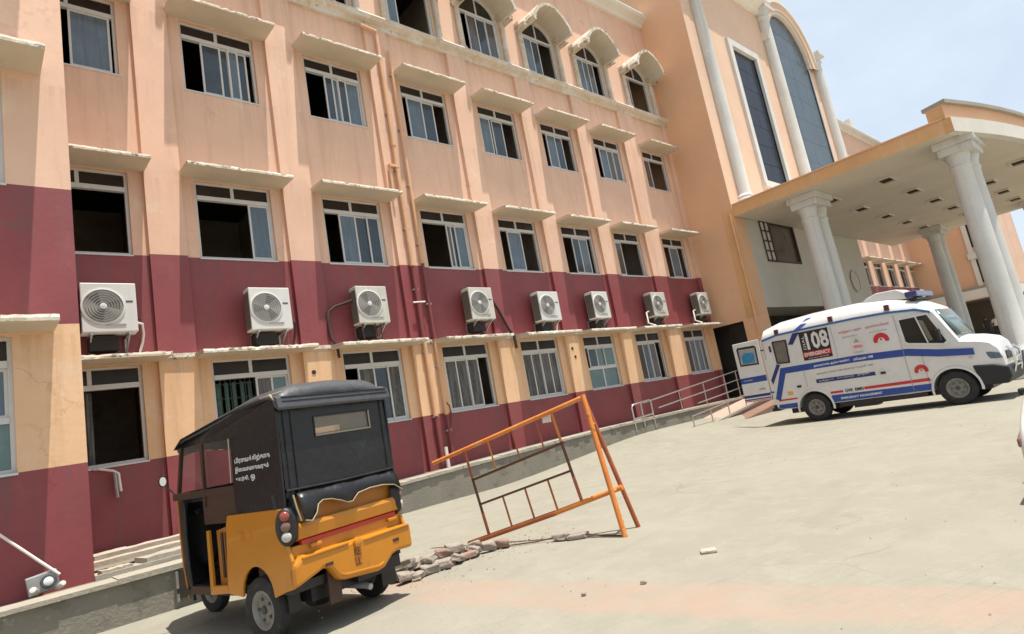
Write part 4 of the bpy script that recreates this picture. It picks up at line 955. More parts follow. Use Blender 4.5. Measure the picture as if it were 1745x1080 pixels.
RLR = mat('red lamp lens', (.28, .05, .035), .2, .1, 8, coat=.5); RLA = mat('amber lamp lens', (.17, .085, .07), .2, .1, 8, coat=.5); RLW = mat('white lamp lens', (.45, .44, .41), .2, .1, 8, coat=.5)
TYRE = mat('tyre rubber', (.022, .021, .020), .85, .2, 6, .4, 60, spots=[(8, .55, .75, (.07, .06, .05))]); RIM = mat('grey wheel rim', (.20, .19, .17), .55, .2, 8, spots=[(6, .5, .7, (.12, .10, .08))]); RIMD = mat('dark wheel centre', (.06, .055, .05), .6, .2, 8)
WHT = mat('white vinyl lettering', (.68, .68, .66), .6, 0)
CHR = mat('mirror chrome', (.72, .72, .72), .12, .02, 5, metal=1)
def clear_mat(name, tint, a):
    m = bpy.data.materials.new(name); m.use_nodes = True; t = m.node_tree; b = t.nodes['Principled BSDF']; b.inputs['Base Color'].default_value = (*tint, 1); b.inputs['Roughness'].default_value = .12
    tr = _n(t, 'ShaderNodeBsdfTransparent'); mx = _n(t, 'ShaderNodeMixShader'); mx.inputs[0].default_value = a
    t.links.new(tr.outputs[0], mx.inputs[1]); t.links.new(b.outputs[0], mx.inputs[2]); t.links.new(mx.outputs[0], t.nodes['Material Output'].inputs[0]); return m
CLEAR = clear_mat('scratched clear plastic', (.30, .26, .20), .45); WSCR = clear_mat('windscreen glass', (.14, .16, .16), .22)
ric = empty('auto_rickshaw', (4.72, -6.9, 0), 'yellow three wheeled auto rickshaw with a black canvas hood seen from behind', 'auto rickshaw', rz=rad(103))
def rp(b, name, parent=None, **kw): return b.build(name, parent or ric, **kw)
Wd = .70
arc_pts = [(.26 * math.cos(t_), .42 + .28 * math.sin(t_)) for t_ in [math.pi * i / 12 for i in range(13)]]
for s in (1, -1):
    side = [(.53, .45)] + [(x + .01, z) for x, z in arc_pts] + [(-.42, .47), (-.56, .50), (-.575, .74), (-.53, .86), (-.50, 1.20), (.42, 1.19), (.455, 1.10)]
    b = B(); b.prism(side, s * (Wd - .035), s * Wd, RY); rp(b, 'side_panel', bevel=.012)
    b = B(); b.prism([(.53, .45), (.86, .43), (.845, 1.06), (.80, 1.06), (.80, .52), (.535, .53)], s * (Wd - .04), s * (Wd - .005), RY); rp(b, 'door_sill', bevel=.008)
    b = B(); b.prism([(.54, .52), (.80, .50), (.80, 1.04), (.45, 1.10)], s * (Wd - .12), s * (Wd - .09), RYD); rp(b, 'door_panel')
    b = B(); b.tube([(.62, s * (Wd - .085), .58), (.61, s * (Wd - .085), 1.02)], .02, RBR, 6); b.tube([(.70, s * (Wd - .085), .58), (.69, s * (Wd - .085), 1.02)], .02, RBR, 6); rp(b, 'door_rib')
b = B(); b.box(-.48, .52, -.66, .66, .44, .52, RDK); b.box(.5, 1.75, -.60, .60, .40, .45, RDK); b.prism([(.86, .43), (1.30, .42), (1.30, .50), (.86, .50)], .60, .66, RBR); rp(b, 'floor')
b = B(); b.box(-.30, .15, -.60, .60, .52, .82, RBR); b.box(-.34, -.22, -.60, .60, .82, 1.25, RBR); rp(b, 'passenger_seat', bevel=.03)
b = B(); b.box(.62, .95, -.42, .42, .45, .80, RBR); b.box(.56, .64, -.40, .40, .80, 1.18, RDK); rp(b, 'driver_seat', bevel=.03)
# rear: recessed tailgate, ledge, stripe and shaped bumper
b = B(); b.box(-.50, -.47, -.63, .60, 1.02, 1.30, RYD); rp(b, 'tailgate_recess')
b = B(); b.prism([(-.47, 1.03), (-.56, 1.04), (-.575, 1.00), (-.56, .90), (-.50, .88), (-.47, .88)], -.645, .60, RY, 'y'); rp(b, 'tailgate', bevel=.008)
b = B(); b.box(-.545, -.50, -.60, .56, .845, .885, RRED); rp(b, 'red_stripe')
b = B(); b.box(-.53, -.47, -.68, .66, .72, .85, RY)
for y in (.42, -.54): b.box(-.57, -.53, y - .06, y + .06, .80, .835, RY)
rp(b, 'rear_ledge', bevel=.008)
bump = [(.70, .50), (.44, .575), (.40, .595), (.33, .57), (.24, .44), (.16, .42), (-.24, .375), (-.32, .39), (-.44, .48), (-.52, .50), (-.735, .485), (-.735, .735), (.62, .765), (.70, .70)]
b = B(); b.prism(bump, -.61, -.50, RY, 'x'); rp(b, 'bumper', bevel=.035)
b = B(); b.box(-.622, -.60, -.70, -.08, .712, .732, RY); b.box(-.622, -.60, .10, .62, .732, .754, RY); b.prism([(.22, .475), (.16, .455), (-.24, .415), (-.30, .43), (-.30, .455), (-.24, .44), (.16, .48), (.22, .50)], -.622, -.60, RY, 'x'); rp(b, 'bumper_rib', bevel=.006)
for y in (.34, -.50): b = B(); b.box(-.616, -.605, y - .04, y + .04, .60, .63, RBR); rp(b, 'bumper_reflector')
b = B(); b.lathe([(.05, 0), (.045, .03), (.02, .04)], RY, 14, Matrix.Translation((-.61, .0, .72)) @ Matrix.Rotation(rad(-90), 4, 'Y')); rp(b, 'plate_lamp', smooth=50)
letters('plate_lettering', 'RE', PLB, ric, (-.6125, .045, .60), (0, -1, 0), (0, 0, 1), w=.075, h=.075, bold=True); letters('plate_lettering', 'LL', PLB, ric, (-.6125, .045, .51), (0, -1, 0), (0, 0, 1), w=.075, h=.075, bold=True)
letters('side_mark', 'R', RYM, ric, (.20, Wd + .002, .93), (-1, 0, 0), (0, 0, 1), w=.07, h=.12); letters('side_mark', 'ı', RYM, ric, (.04, Wd + .002, .95), (-1, 0, 0), (0, 0, 1), h=.10)
for s in (1, -1):
    # tail lamp cluster wrapped round the corner
    b = B(); c0 = Vector((-.50, s * .655, 1.035)); n = 16
    ang = math.atan2(s * .75, -.66)
    M = Matrix.Translation(c0) @ Matrix.Rotation(ang, 4, 'Z') @ Matrix.Rotation(rad(90), 4, 'Y') @ Matrix.Diagonal((1.0, .56, 1, 1))
    b.lathe([(.17, -.03), (.17, .045), (.15, .065), (.0, .066)], RDK, 24, M, caps=False); o = rp(b, 'tail_lamp', smooth=50)
    for dz, m_ in ((.095, RLR), (.005, RLA), (-.085, RLW)):
        b = B(); M2 = Matrix.Translation(c0 + Vector((0, 0, dz))) @ Matrix.Rotation(ang, 4, 'Z') @ Matrix.Rotation(rad(90), 4, 'Y'); b.lathe([(.045, .05), (.045, .075), (.03, .088), (0, .09)], m_, 16, M2, caps=False); rp(b, 'lens', o, smooth=50)
# canvas hood: roof as a lofted sheet
st = [(2.06, 1.93, .30, .02), (1.98, 2.00, .36, .04), (1.75, 2.09, .50, .07), (1.35, 2.16, .60, .10), (.9, 2.22, .65, .12), (.46, 2.28, .675, .13), (0, 2.335, .69, .11), (-.3, 2.35, .69, .105), (-.47, 2.345, .69, .11), (-.545, 2.29, .688, .10), (-.59, 2.20, .685, .07)]
b = B(); k = 15; vs = []
for x, z, w, d in st:
    for j in range(k):
        t_ = -1 + 2 * j / (k - 1); y = w * (1 - (1 - abs(t_)) ** 1.0) * (1 if t_ > 0 else -1)
        e = abs(t_) ** 5
        vs.append((x - .02 * (abs(t_) ** 2), w * t_, z - d * e - .025 * t_ * t_ + .004 * math.sin(x * 23 + t_ * 9)))
fs = [(i * k + j, (i + 1) * k + j, (i + 1) * k + j + 1, i * k + j + 1) for i in range(len(st) - 1) for j in range(k - 1)]
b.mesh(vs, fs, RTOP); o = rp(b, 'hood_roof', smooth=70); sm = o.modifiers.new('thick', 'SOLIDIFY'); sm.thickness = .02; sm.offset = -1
for s in (1, -1):
    b = B(); pts = [(.27, 1.19), (.25, 1.92), (.9, 1.945), (1.55, 1.95), (1.80, 1.96), (1.35, 2.05), (.46, 2.15), (0, 2.21), (-.3, 2.225), (-.5, 2.20), (-.55, 2.08), (-.53, 1.19)]
    n = len(pts); 
    def yw(x): return Wd - .015 if x < .6 else (Wd - .015 - (x - .6) * .055 if x < 1.3 else .64 - (x - 1.3) * .30)
    b.mesh([(x, s * yw(x), z) for x, z in pts] + [(x, s * (yw(x) - .02), z) for x, z in pts], [tuple(range(n)), tuple(range(2 * n - 1, n - 1, -1))] + [(i, (i + 1) % n, n + (i + 1) % n, n + i) for i in range(n)], RBLK)
    hs = rp(b, 'hood_side')
    b = B(); b.bar((1.52, s * .60, 1.46), (1.42, s * .58, 1.96), .035, .035, RBR); rp(b, 'front_pillar')
    b = B(); b.bar((.84, s * (Wd - .03), 1.30), (.83, s * (Wd - .03), 1.95), .03, .03, RBR); rp(b, 'door_pillar')
    b = B(); b.tube([(.27, s * (Wd + .005), 1.50), (.25, s * (Wd + .003), 1.93)], .006, RPIP, 6); rp(b, 'side_piping')
    b = B(); b.box(.28, 1.5, s * (Wd - .05), s * (Wd - .02), 1.40, 1.47, RBR); b.box(.28, .9, s * (Wd - .06), s * (Wd - .03), 1.12, 1.40, RBR); rp(b, 'belt_rail')
# rear canvas with the little window left open for its plastic pane
b = B(); Y0, Y1 = -.675, .655
for a in ((Y0, Y1, 1.99, 2.14), (Y0, Y1, 1.28, 1.80), (Y0, -.41, 1.80, 1.99), (.26, Y1, 1.80, 1.99)): b.box(-.535, -.515, a[0], a[1], a[2], a[3], RBLK)
rear = rp(b, 'hood_back')
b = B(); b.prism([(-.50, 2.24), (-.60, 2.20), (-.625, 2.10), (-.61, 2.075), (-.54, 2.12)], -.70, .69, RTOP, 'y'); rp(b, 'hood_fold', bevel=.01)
for z_ in (2.16, 2.20): b = B(); b.tube([(-.615 + (z_ - 2.16) * .2, -.66, z_), (-.612 + (z_ - 2.16) * .2, .64, z_)], .006, RBLK, 6); rp(b, 'hood_seam')
b = B(); b.box(-.53, -.522, -.41, .26, 1.80, 1.99, CLEAR); rp(b, 'rear_pane', rear)
b = B()
for a, c in (((-.545, -.42, 1.805), (-.545, .27, 1.805)), ((-.545, -.42, 1.80), (-.545, -.42, 1.99))): b.tube([a, c], .009, RPIP, 6)
b.tube([(-.54, .27, 1.99), (-.54, .27, 1.80)], .006, RDK, 6); b.tube([(-.54, -.42, 1.99), (-.54, .27, 1.99)], .006, RDK, 6); rp(b, 'pane_trim', rear)
for y in (-.60, .60, .52): b = B(); b.tube([(-.54, y, 1.30), (-.54, y * 1.0, 2.08)], .010, RBLK, 6); rp(b, 'hood_rib')
b = B(); b.tube([(-.545, Y0, 1.335), (-.548, 0, 1.33), (-.545, Y1, 1.345)], .014, RBLK, 6); rp(b, 'hood_seam', smooth=60)
hem = [(.56, 1.06), (.50, 1.045), (.43, 1.10), (.38, 1.17), (.31, 1.195), (.22, 1.185), (.13, 1.15), (.06, 1.115), (-.01, 1.115), (-.06, 1.145), (-.11, 1.175), (-.25, 1.195), (-.45, 1.19), (-.58, 1.165), (-.66, 1.10)]
n = len(hem); b = B()
def flap_x(z, y): return -.545 - (1.33 - z) * .35 - .012 * math.sin(y * 17)
vs = [(flap_x(z, y) , y, z) for y, z in hem] + [(flap_x(1.25, y) - .008, y * 1.0, 1.25) for y, z in hem] + [(-.54, y, 1.33) for y, z in hem]
b.mesh(vs, [(a * n + i, a * n + i + 1, (a + 1) * n + i + 1, (a + 1) * n + i) for a in (0, 1) for i in range(n - 1)], RBLK); fl = rp(b, 'hood_flap', smooth=70); sm = fl.modifiers.new('thick', 'SOLIDIFY'); sm.thickness = .012
b = B(); b.tube([(flap_x(z, y) - .006, y, z) for y, z in hem], .006, RPIP, 6); rp(b, 'flap_piping', smooth=60)
b = B(); b.tube([(-.60, .575, 1.06), (-.59, .60, 1.18), (-.57, .61, 1.30)], .009, RPIP, 6); rp(b, 'flap_piping', smooth=60)
for y0 in (.60, -.64):
    b = B(); b.mesh([(-.56, y0, 1.33), (-.60, y0, 1.10), (-.40, y0 + (.10 if y0 > 0 else -.05), 1.17), (-.36, y0 + (.10 if y0 > 0 else -.05), 1.33), (-.52, y0 + .02, 1.22)], [(0, 4, 3), (0, 1, 4), (1, 2, 4), (2, 3, 4)], RBLK); rp(b, 'hood_tuck')
b = B(); b.tube([(-.50, .69, 2.24), (-.56, .68, 2.18), (-.60, .66, 2.10)], .012, RPIP, 6); b.tube([(-.36, .70, 2.23), (-.50, .69, 2.235), (-.585, .62, 2.25)], .009, RPIP, 6); rp(b, 'torn_corner', smooth=60)
# three lines of white lettering on the hood side
for txt, x0, z0, w_, h_ in (('பிரசவத்திற்காக', .20, 1.66, .60, .070), ('இலவசமாகவரும்', .205, 1.575, .57, .064), ('ஊர்தி.', .205, 1.49, .23, .058), ('ஒ', -.05, 1.485, .075, .062)):
    letters('hood_lettering', txt, WHT, ric, (x0, Wd - .012, z0), (-1, 0, 0), (0, 0, 1), w=w_, h=h_, bold=True)
# nose cowl
b = B(); zs = [.34, .45, .7, 1.0, 1.25, 1.46]; plan = [(1.42, .62), (1.5, .60), (1.78, .50), (2.02, .36), (2.18, .20), (2.24, 0)]
plan = plan + [(x, -y) for x, y in reversed(plan[:-1])]; k = len(plan); vs = []
for z in zs:
    f = .86 + .14 * min(1, (z - .34) / .45) - .05 * max(0, (z - 1.0) / .46)
    vs += [(1.02 + (x - 1.02) * f, y * (.93 + .07 * f), z) for x, y in plan]
b.mesh(vs, [(i * k + j, i * k + j + 1, (i + 1) * k + j + 1, (i + 1) * k + j) for i in range(len(zs) - 1) for j in range(k - 1)], RDK); o = rp(b, 'nose_cowl', smooth=60); sm = o.modifiers.new('thick', 'SOLIDIFY'); sm.thickness = .025; sm.offset = -1
b = B(); b.tube([(1.02 + (1.62 - 1.02) * (.86 + .14 * min(1, (z - .34) / .45)), .585 * (.93 + .05), z) for z in zs], .012, RYD, 6); rp(b, 'cowl_trim', smooth=60)
b = B(); b.mesh([(2.18, y * .4, 1.46) if 0 else (2.16 - abs(y) * .9, y, 1.46) for y in (-.5, -.25, 0, .25, .5)] + [(1.92 - abs(y) * .75, y, 1.96) for y in (-.5, -.25, 0, .25, .5)], [(i, i + 1, 6 + i, 5 + i) for i in range(4)], WSCR); rp(b, 'windscreen', smooth=60)
b = B(); b.tube([(1.55, .42, 1.22), (1.60, .15, 1.28), (1.62, 0, 1.27), (1.60, -.15, 1.28), (1.55, -.42, 1.22)], .018, CHR, 8); b.tube([(1.55, .44, 1.215), (1.57, .34, 1.24)], .028, RDK, 8); b.tube([(1.62, 0, 1.27), (2.08, 0, .4)], .03, RDK, 8); b.box(1.50, 1.85, -.35, .35, 1.20, 1.34, RDK); rp(b, 'handlebar', smooth=50)
b = B(); b.tube([(1.60, .60, 1.46), (1.66, .66, 1.56), (1.66, .69, 1.62)], .010, RDK, 6); b.lathe([(.02, .04), (.045, .02), (.055, -.005)], RDK, 14, Matrix.Translation((1.66, .70, 1.63)) @ Matrix.Rotation(rad(90), 4, 'Y') @ Matrix.Diagonal((1.1, .8, 1, 1)), caps=False); b.lathe([(.042, 0), (.042, .002)], WHT, 14, Matrix.Translation((1.649, .70, 1.63)) @ Matrix.Rotation(rad(90), 4, 'Y') @ Matrix.Diagonal((1.2, .85, 1, 1))); rp(b, 'wing_mirror', smooth=40)  # mirror face flat white, the bright reflection painted on
def wheel(name, parent, loc, r, w, rimf, spin=0, bolts=5):
    t = empty_part(name, parent, loc)
    M = Matrix.Rotation(rad(-90), 4, 'X')
    b = B(); b.lathe([(r * rimf, -w * .42), (r * .82, -w * .5), (r * .96, -w * .42), (r, -w * .25), (r, w * .25), (r * .96, w * .42), (r * .82, w * .5), (r * rimf, w * .42)], TYRE, 32, M, caps=False); b.build('tyre', t, smooth=45)
    b = B()
    for s in (1, -1): b.lathe([(r * rimf * 1.02, s * w * .43), (r * rimf * .92, s * w * .46), (r * rimf * .80, s * w * .36), (r * rimf * .72, s * w * .20), (r * rimf * .35, s * w * .24), (r * .10, s * w * .30), (0, s * w * .30)], RIM, 28, M, caps=False)
    b.build('rim', t, smooth=40)
    for s in (1, -1):
        b = B(); b.lathe([(r * .13, s * w * .22), (r * .13, s * w * .25), (r * .12, s * w * .42), (r * .06, s * w * .46), (0, s * w * .46)], RIMD, 14, M, caps=False)
        b.lathe([(r * .34, s * w * .235), (r * .13, s * w * .25)], RIM, 14, M, caps=False)
        for q_ in range(bolts):
            a = q_ * 2 * math.pi / bolts; b.lathe([(r * .05, 0), (r * .05, s * .012)], RIMD, 8, M @ Matrix.Translation((r * rimf * .55 * math.cos(a), r * rimf * .55 * math.sin(a), s * w * .23)))
        b.build('hub', t)
    return t
def empty_part(name, parent, loc):
    o = bpy.data.objects.new(name, None); COL.objects.link(o); o.parent = parent; o.location = loc; o.empty_display_size = .1; return o
for y in (.615, -.615): wheel('wheel', ric, (0, y, .30), .30, .135, .58)
wheel('wheel', ric, (2.10, .0, .27), .27, .12, .58)
b = B(); b.tube([(2.10, .09, .27), (2.12, .09, .5), (2.1, 0, .62)], .02, RDK, 6); b.tube([(2.10, -.09, .27), (2.12, -.09, .5), (2.1, 0, .62)], .02, RDK, 6); b.box(1.95, 2.28, -.08, .08, .55, .58, RDK); rp(b, 'front_fork')
b = B(); b.box(-.40, .45, -.42, .42, .30, .46, RDK); b.tube([(0, -.55, .30), (0, .55, .30)], .04, RDK, 10); b.lathe([(.13, -.14), (.15, 0), (.13, .14)], RDK, 14, Matrix.Translation((-.05, .05, .30)) @ Matrix.Rotation(rad(90), 4, 'X')); b.box(-.5, -.2, -.62, -.05, .33, .45, RDK); rp(b, 'underbody')
b = B(); b.tube([(-.2, -.12, .28), (-.48, -.14, .27), (-.56, -.14, .26)], .03, GALV, 10); rp(b, 'exhaust', smooth=50)
b = B(); b.box(-.52, -.50, .17, .31, .24, .55, RBR); rp(b, 'mud_flap'); b = B(); b.box(-.34, -.32, .50, .62, .26, .46, RDK); rp(b, 'mud_flap'); b = B(); b.box(-.32, -.30, -.70, -.50, .14, .46, RDK); rp(b, 'mud_flap')

# ================================================================ ambulance
AWH = mat('ambulance white paint', (.65, .635, .61), .33, .05, 1.5, coat=.3, spots=[(2.0, .52, .78, (.57, .53, .47)), (7, .62, .76, (.50, .45, .38))])
ABL = mat('ambulance blue vinyl', (.022, .060, .27), .4, .08, 3); ANV = mat('ambulance navy vinyl', (.02, .03, .15), .4, .08, 3); ALB = mat('ambulance gutter blue', (.035, .13, .33), .4, .08, 3)
ARD = mat('ambulance red vinyl', (.52, .025, .03), .4, .08, 3); ABK = mat('ambulance black vinyl', (.018, .014, .016), .45, .1, 5); ABP = mat('black bumper plastic', (.012, .0125, .015), .6, .15, 4)
AGY = mat('grey small print', (.34, .30, .29), .6, 0); APK = mat('pink faded print', (.62, .20, .25), .6, 0); AMB = mat('maroon lamp lens', (.12, .03, .03), .3, .1, 9); AYE = mat('amber sticker', (.72, .36, .04), .5, .1, 9)
AGL = mat('ambulance dark window', (.020, .021, .020), .1, .3, 4, spec=.5); AGL2 = mat('ambulance tinted rear window', (.17, .15, .12), .2, .15, 5); ASTK = mat('blue window sticker', (.03, .22, .40), .4, .25, 8); LBAR = mat('blue light bar lens', (.045, .05, .16), .2, .2, 9, coat=.5)
amb = empty('ambulance', (21.12, -4.72, 0), 'white high roofed ambulance with blue stripes and a black 108 board, rear door open', 'ambulance', rz=rad(-90))
def ap(b, name, parent=None, **kw): return b.build(name, parent or amb, **kw)
ST = [(0.0, .95, 2.56, 2.84, .50), (.06, .965, 2.62, 2.96, .46), (.5, .97, 2.66, 3.06, .44), (1.5, .97, 2.66, 3.10, .44), (2.7, .97, 2.64, 3.08, .44), (3.5, .97, 2.60, 2.98, .42), (4.15, .965, 2.52, 2.78, .42), (4.50, .955, 2.36, 2.54, .42), (4.86, .955, 1.52, 1.67, .42), (5.20, .945, 1.46, 1.61, .42), (5.42, .93, 1.37, 1.53, .44), (5.54, .90, 1.22, 1.40, .46), (5.60, .86, .98, 1.14, .50)]
b = B(); vs = []
for x, w, zs_, zr, zb_ in ST:
    c = min(.10, (zr - zs_) * .4)
    half = [(0, zb_), (w - .05, zb_), (w, zb_ + .07), (w, (zb_ + zs_) / 2), (w - .005, zs_), (w - .06, zs_ + (zr - zs_) * .38), (w - .20, zs_ + (zr - zs_) * .72), (w * .45, zr - .02), (0, zr)]
    ringp = half + [(-y, z) for y, z in reversed(half[1:-1])]
    vs += [(x, y, z) for y, z in ringp]
k = len(ringp)
b.mesh(vs, [(i * k + j, i * k + (j + 1) % k, (i + 1) * k + (j + 1) % k, (i + 1) * k + j) for i in range(len(ST) - 1) for j in range(k)] + [tuple(range(k)), tuple((len(ST) - 1) * k + j for j in range(k - 1, -1, -1))], AWH)
body = ap(b, 'body')
AW = [(1.13, .39), (4.56, .41)]
for x, r in AW:
    cb_ = B(); cb_.lathe([(r + .085, -1.4), (r + .085, 1.4)], ABK, 40, Matrix.Translation((x, 0, r)) @ Matrix.Rotation(rad(90), 4, 'X')); co = cb_.build('cutter', amb)
    m_ = body.modifiers.new('arch', 'BOOLEAN'); m_.object = co; m_.operation = 'DIFFERENCE'; m_.solver = 'EXACT'
    bpy.context.view_layer.update(); applied(body); bpy.data.objects.remove(co)
if len(body.data.materials) < 2: body.data.materials.append(ABK)
body.modifiers.clear()
for p in body.data.polygons: p.use_smooth = True
bm = bmesh.new(); bm.from_mesh(body.data)
for e in bm.edges:
    if len(e.link_faces) == 2 and e.calc_face_angle(0) > rad(28): e.smooth = False
bm.to_mesh(body.data); bm.free()
SY = -.9745
def decal(name, pts, m_, y=SY, parent=None, th=.003):
    b = B(); b.prism(pts, y, y - th, m_); return b.build(name, parent or amb)
for x, r in AW:
    for s in (1, -1):
        b = B(); n = 20; vs = []
        for i in range(n + 1):
            t_ = math.pi * (-.06 + 1.12 * i / n); 
            for rr, yy in ((r + .08, .972), (r + .08, .992), (r + .125, .992), (r + .135, .970)): vs.append((x + rr * math.cos(t_), s * yy, max(.2, r + rr * math.sin(t_))))
        b.mesh(vs, [(i * 4 + a, i * 4 + 4 + a, i * 4 + 5 + a, i * 4 + 1 + a) for i in range(n) for a in range(3)], AWH); ap(b, 'wheel_arch', smooth=40)
    b = B(); b.lathe([(r + .08, -.95), (r + .08, .95)], ABK, 28, Matrix.Translation((x, 0, r)) @ Matrix.Rotation(rad(90), 4, 'X') @ Matrix.Scale(1, 4), caps=False) if 0 else b.box(x - r - .07, x + r + .07, -.62, .62, .42, 1.0, ABK); ap(b, 'wheel_well')
    for y in (-.86, .86): wheel('wheel', amb, (x, y, r), r, .22, .58, bolts=6)
# glazing
b = B(); b.prism([(3.74, 2.33), (4.37, 2.33), (4.63, 1.60), (4.56, 1.55), (3.81, 1.71), (3.76, 1.76)], SY + .002, SY - .006, AGL); dw = ap(b, 'driver_window')
b = B(); P_ = [(3.70, 2.38), (4.40, 2.38), (4.69, 1.57), (4.60, 1.49), (3.78, 1.65), (3.70, 1.73)]; Q_ = [(3.74, 2.33), (4.37, 2.33), (4.63, 1.60), (4.56, 1.55), (3.81, 1.71), (3.76, 1.76)]
b.mesh([(x, SY - .016, z) for x, z in P_] + [(x, SY - .016, z) for x, z in Q_] + [(x, SY, z) for x, z in P_] + [(x, SY, z) for x, z in Q_], [(i, (i + 1) % 6, 6 + (i + 1) % 6, 6 + i) for i in range(6)] + [(i, (i + 1) % 6, 12 + (i + 1) % 6, 12 + i) for i in range(6)], AWH); ap(b, 'window_surround', dw)
b = B(); b.bar((4.12, SY - .012, 2.33), (4.24, SY - .012, 1.63), .03, .03, AWH); ap(b, 'window_divider', dw)
b = B(); b.prism([(4.14, 2.25), (4.26, 2.2), (4.36, 1.68), (4.28, 1.66)], SY - .007, SY - .009, AGL2); ap(b, 'pane', dw)
decal('rear_side_window', [(.34, 2.47), (.74, 2.45), (.70, 1.79), (.34, 1.82)], AGL2, SY - .004, th=.006)
b = B()
for a, c in (((.34, 2.47), (.74, 2.45)), ((.74, 2.45), (.70, 1.79)), ((.70, 1.79), (.34, 1.82)), ((.34, 1.82), (.34, 2.47))): b.bar((a[0], SY - .006, a[1]), (c[0], SY - .006, c[1]), .035, .035, ABK)
ap(b, 'window_seal')
b = B(); o_ = Vector((.86, 0, .40)).normalized() * .006
b.mesh([Vector((4.525, y, 2.44)) + Vector((.018, 0, .008)) if 0 else (4.535, y, 2.42) for y in (-.78, -.4, 0, .4, .78)] + [(4.885, y, 1.70) for y in (-.84, -.42, 0, .42, .84)], [(i, i + 1, 6 + i, 5 + i) for i in range(4)], mat('ambulance windscreen', (.10, .15, .15), .12, .2, 2, spec=.6)); o = ap(b, 'windscreen', smooth=60); 
sm = o.modifiers.new('t', 'SOLIDIFY'); sm.thickness = .03; sm.offset = 0
# stripes and panels
decal('blue_stripe', [(.38, 1.665), (2.6, 1.64), (3.75, 1.57), (4.4, 1.42), (5.10, 1.31), (5.10, 1.15), (4.4, 1.24), (3.70, 1.39), (2.6, 1.46), (.50, 1.485), (.16, .72), (.02, .78)], ABL)
decal('navy_stripe', [(.30, 1.80), (.40, 1.76), (.05, 1.22), (.02, 1.36)], ANV); decal('navy_stripe', [(.78, 2.30), (.92, 2.28), (1.18, 2.60), (.98, 2.60)], ANV)
b = B(); b.mesh([(1.02, -.975, 2.67), (1.20, -.975, 2.67), (1.42, -.925, 2.80), (1.24, -.925, 2.80), (1.40, -.80, 2.95), (1.56, -.80, 2.95)], [(0, 1, 2, 3), (3, 2, 5, 4)], ABL); ap(b, 'roof_stripe')
b = B(); pts = [(0.02, 2.575), (.5, 2.655), (1.5, 2.655), (2.7, 2.635), (3.5, 2.595), (4.15, 2.515), (4.46, 2.38)]
for a, c in zip(pts[:-1], pts[1:]): b.bar((a[0], -.968, a[1]), (c[0], -.968, c[1]), .03, .055, ALB)
ap(b, 'roof_gutter')
b = B()
for a, c in zip(pts[:-1], pts[1:]): b.bar((a[0], .968, a[1]), (c[0], .968, c[1]), .03, .055, ALB)
ap(b, 'roof_gutter')
decal('red_stripe', [(.10, .70), (.66, .70), (.66, .745), (.12, .745)], ARD); decal('red_stripe', [(1.62, .77), (1.95, .765), (1.95, .705), (1.60, .71)], ARD); decal('red_stripe', [(2.50, .77), (4.04, .76), (4.06, .68), (2.50, .70)], ARD)
decal('lower_band', [(1.62, .665), (4.05, .61), (4.02, .455), (1.60, .465)], ABL); decal('lower_band', [(.08, .60), (.62, .60), (.62, .46), (.06, .48)], ABL)
bd = decal('emergency_board', [(1.15, 2.585), (1.97, 2.565), (1.93, 1.735), (1.13, 1.75)], ABK)
XD, ZD = (1, 0, 0), (0, 0, 1)
letters('board_lettering', '108', AWH, bd, (1.31, SY - .004, 2.03), XD, ZD, w=.62, h=.50, bold=True); letters('board_lettering', 'DIAL', AWH, bd, (1.275, SY - .004, 2.06), (0, 0, 1), (-1, 0, 0), w=.40, h=.075)
decal('board_band', [(1.15, 1.99), (1.94, 1.975), (1.93, 1.83), (1.145, 1.84)], ARD, SY - .003, bd, .002); letters('board_lettering', 'EMERGENCY', AWH, bd, (1.18, SY - .007, 1.855), XD, ZD, w=.72, h=.105, bold=True); letters('board_lettering', 'அவசர ஊர்தி', AWH, bd, (1.25, SY - .004, 1.765), XD, ZD, w=.58, h=.05)
for nm, tx, m_, x, z, w_, h_ in (('side_lettering', 'தமிழ்நாடு அரசு', APK, 2.22, 2.28, .60, .095), ('side_lettering', 'மருத்துவ சேவை', APK, 2.92, 2.27, .58, .095), ('side_lettering', 'இலவச சேவை', AGY, 2.30, 2.16, .40, .045),
    ('stripe_lettering', 'அவசரகால ஆம்புலன்ஸ்', WHT, 1.34, 1.505, .98, .09), ('stripe_lettering', 'சேவை 108', WHT, 2.42, 1.505, .50, .08), ('side_lettering', 'அவசர கால மருத்துவ ஊர்தி 108', AGY, 1.36, 1.28, 1.50, .075), ('side_lettering', 'GVK', ABK, 2.00, .695, .22, .09), ('side_lettering', 'EMRI', ABK, 2.26, .695, .22, .085), ('band_lettering', 'EMERGENCY MANAGEMENT', WHT, 1.85, .52, 1.05, .06), ('side_lettering', 'இலவச மருத்துவ சேவை', AGY, 2.98, 2.15, .44, .04), ('side_lettering', 'தமிழ்நாடு', AGY, 2.48, 1.70, .28, .04), ('side_lettering', 'TN', AGY, 4.95, 1.08, .10, .04)):
    letters(nm, tx, m_, amb, (x, SY - .004, z), XD, ZD, w=w_, h=h_, bold=True)
bar_ = decal('print_bar', [(1.31, 1.17), (2.86, 1.13), (2.86, 1.03), (1.31, 1.06)], ANV); [letters('bar_lettering', tx, WHT, bar_, (x_, SY - .004, 1.078), XD, ZD, w=w_, h=.058) for tx, x_, w_ in (('தமிழ்நாடு', 1.38, .42), ('சுகாதாரத்', 1.88, .44), ('துறை', 2.42, .30))]
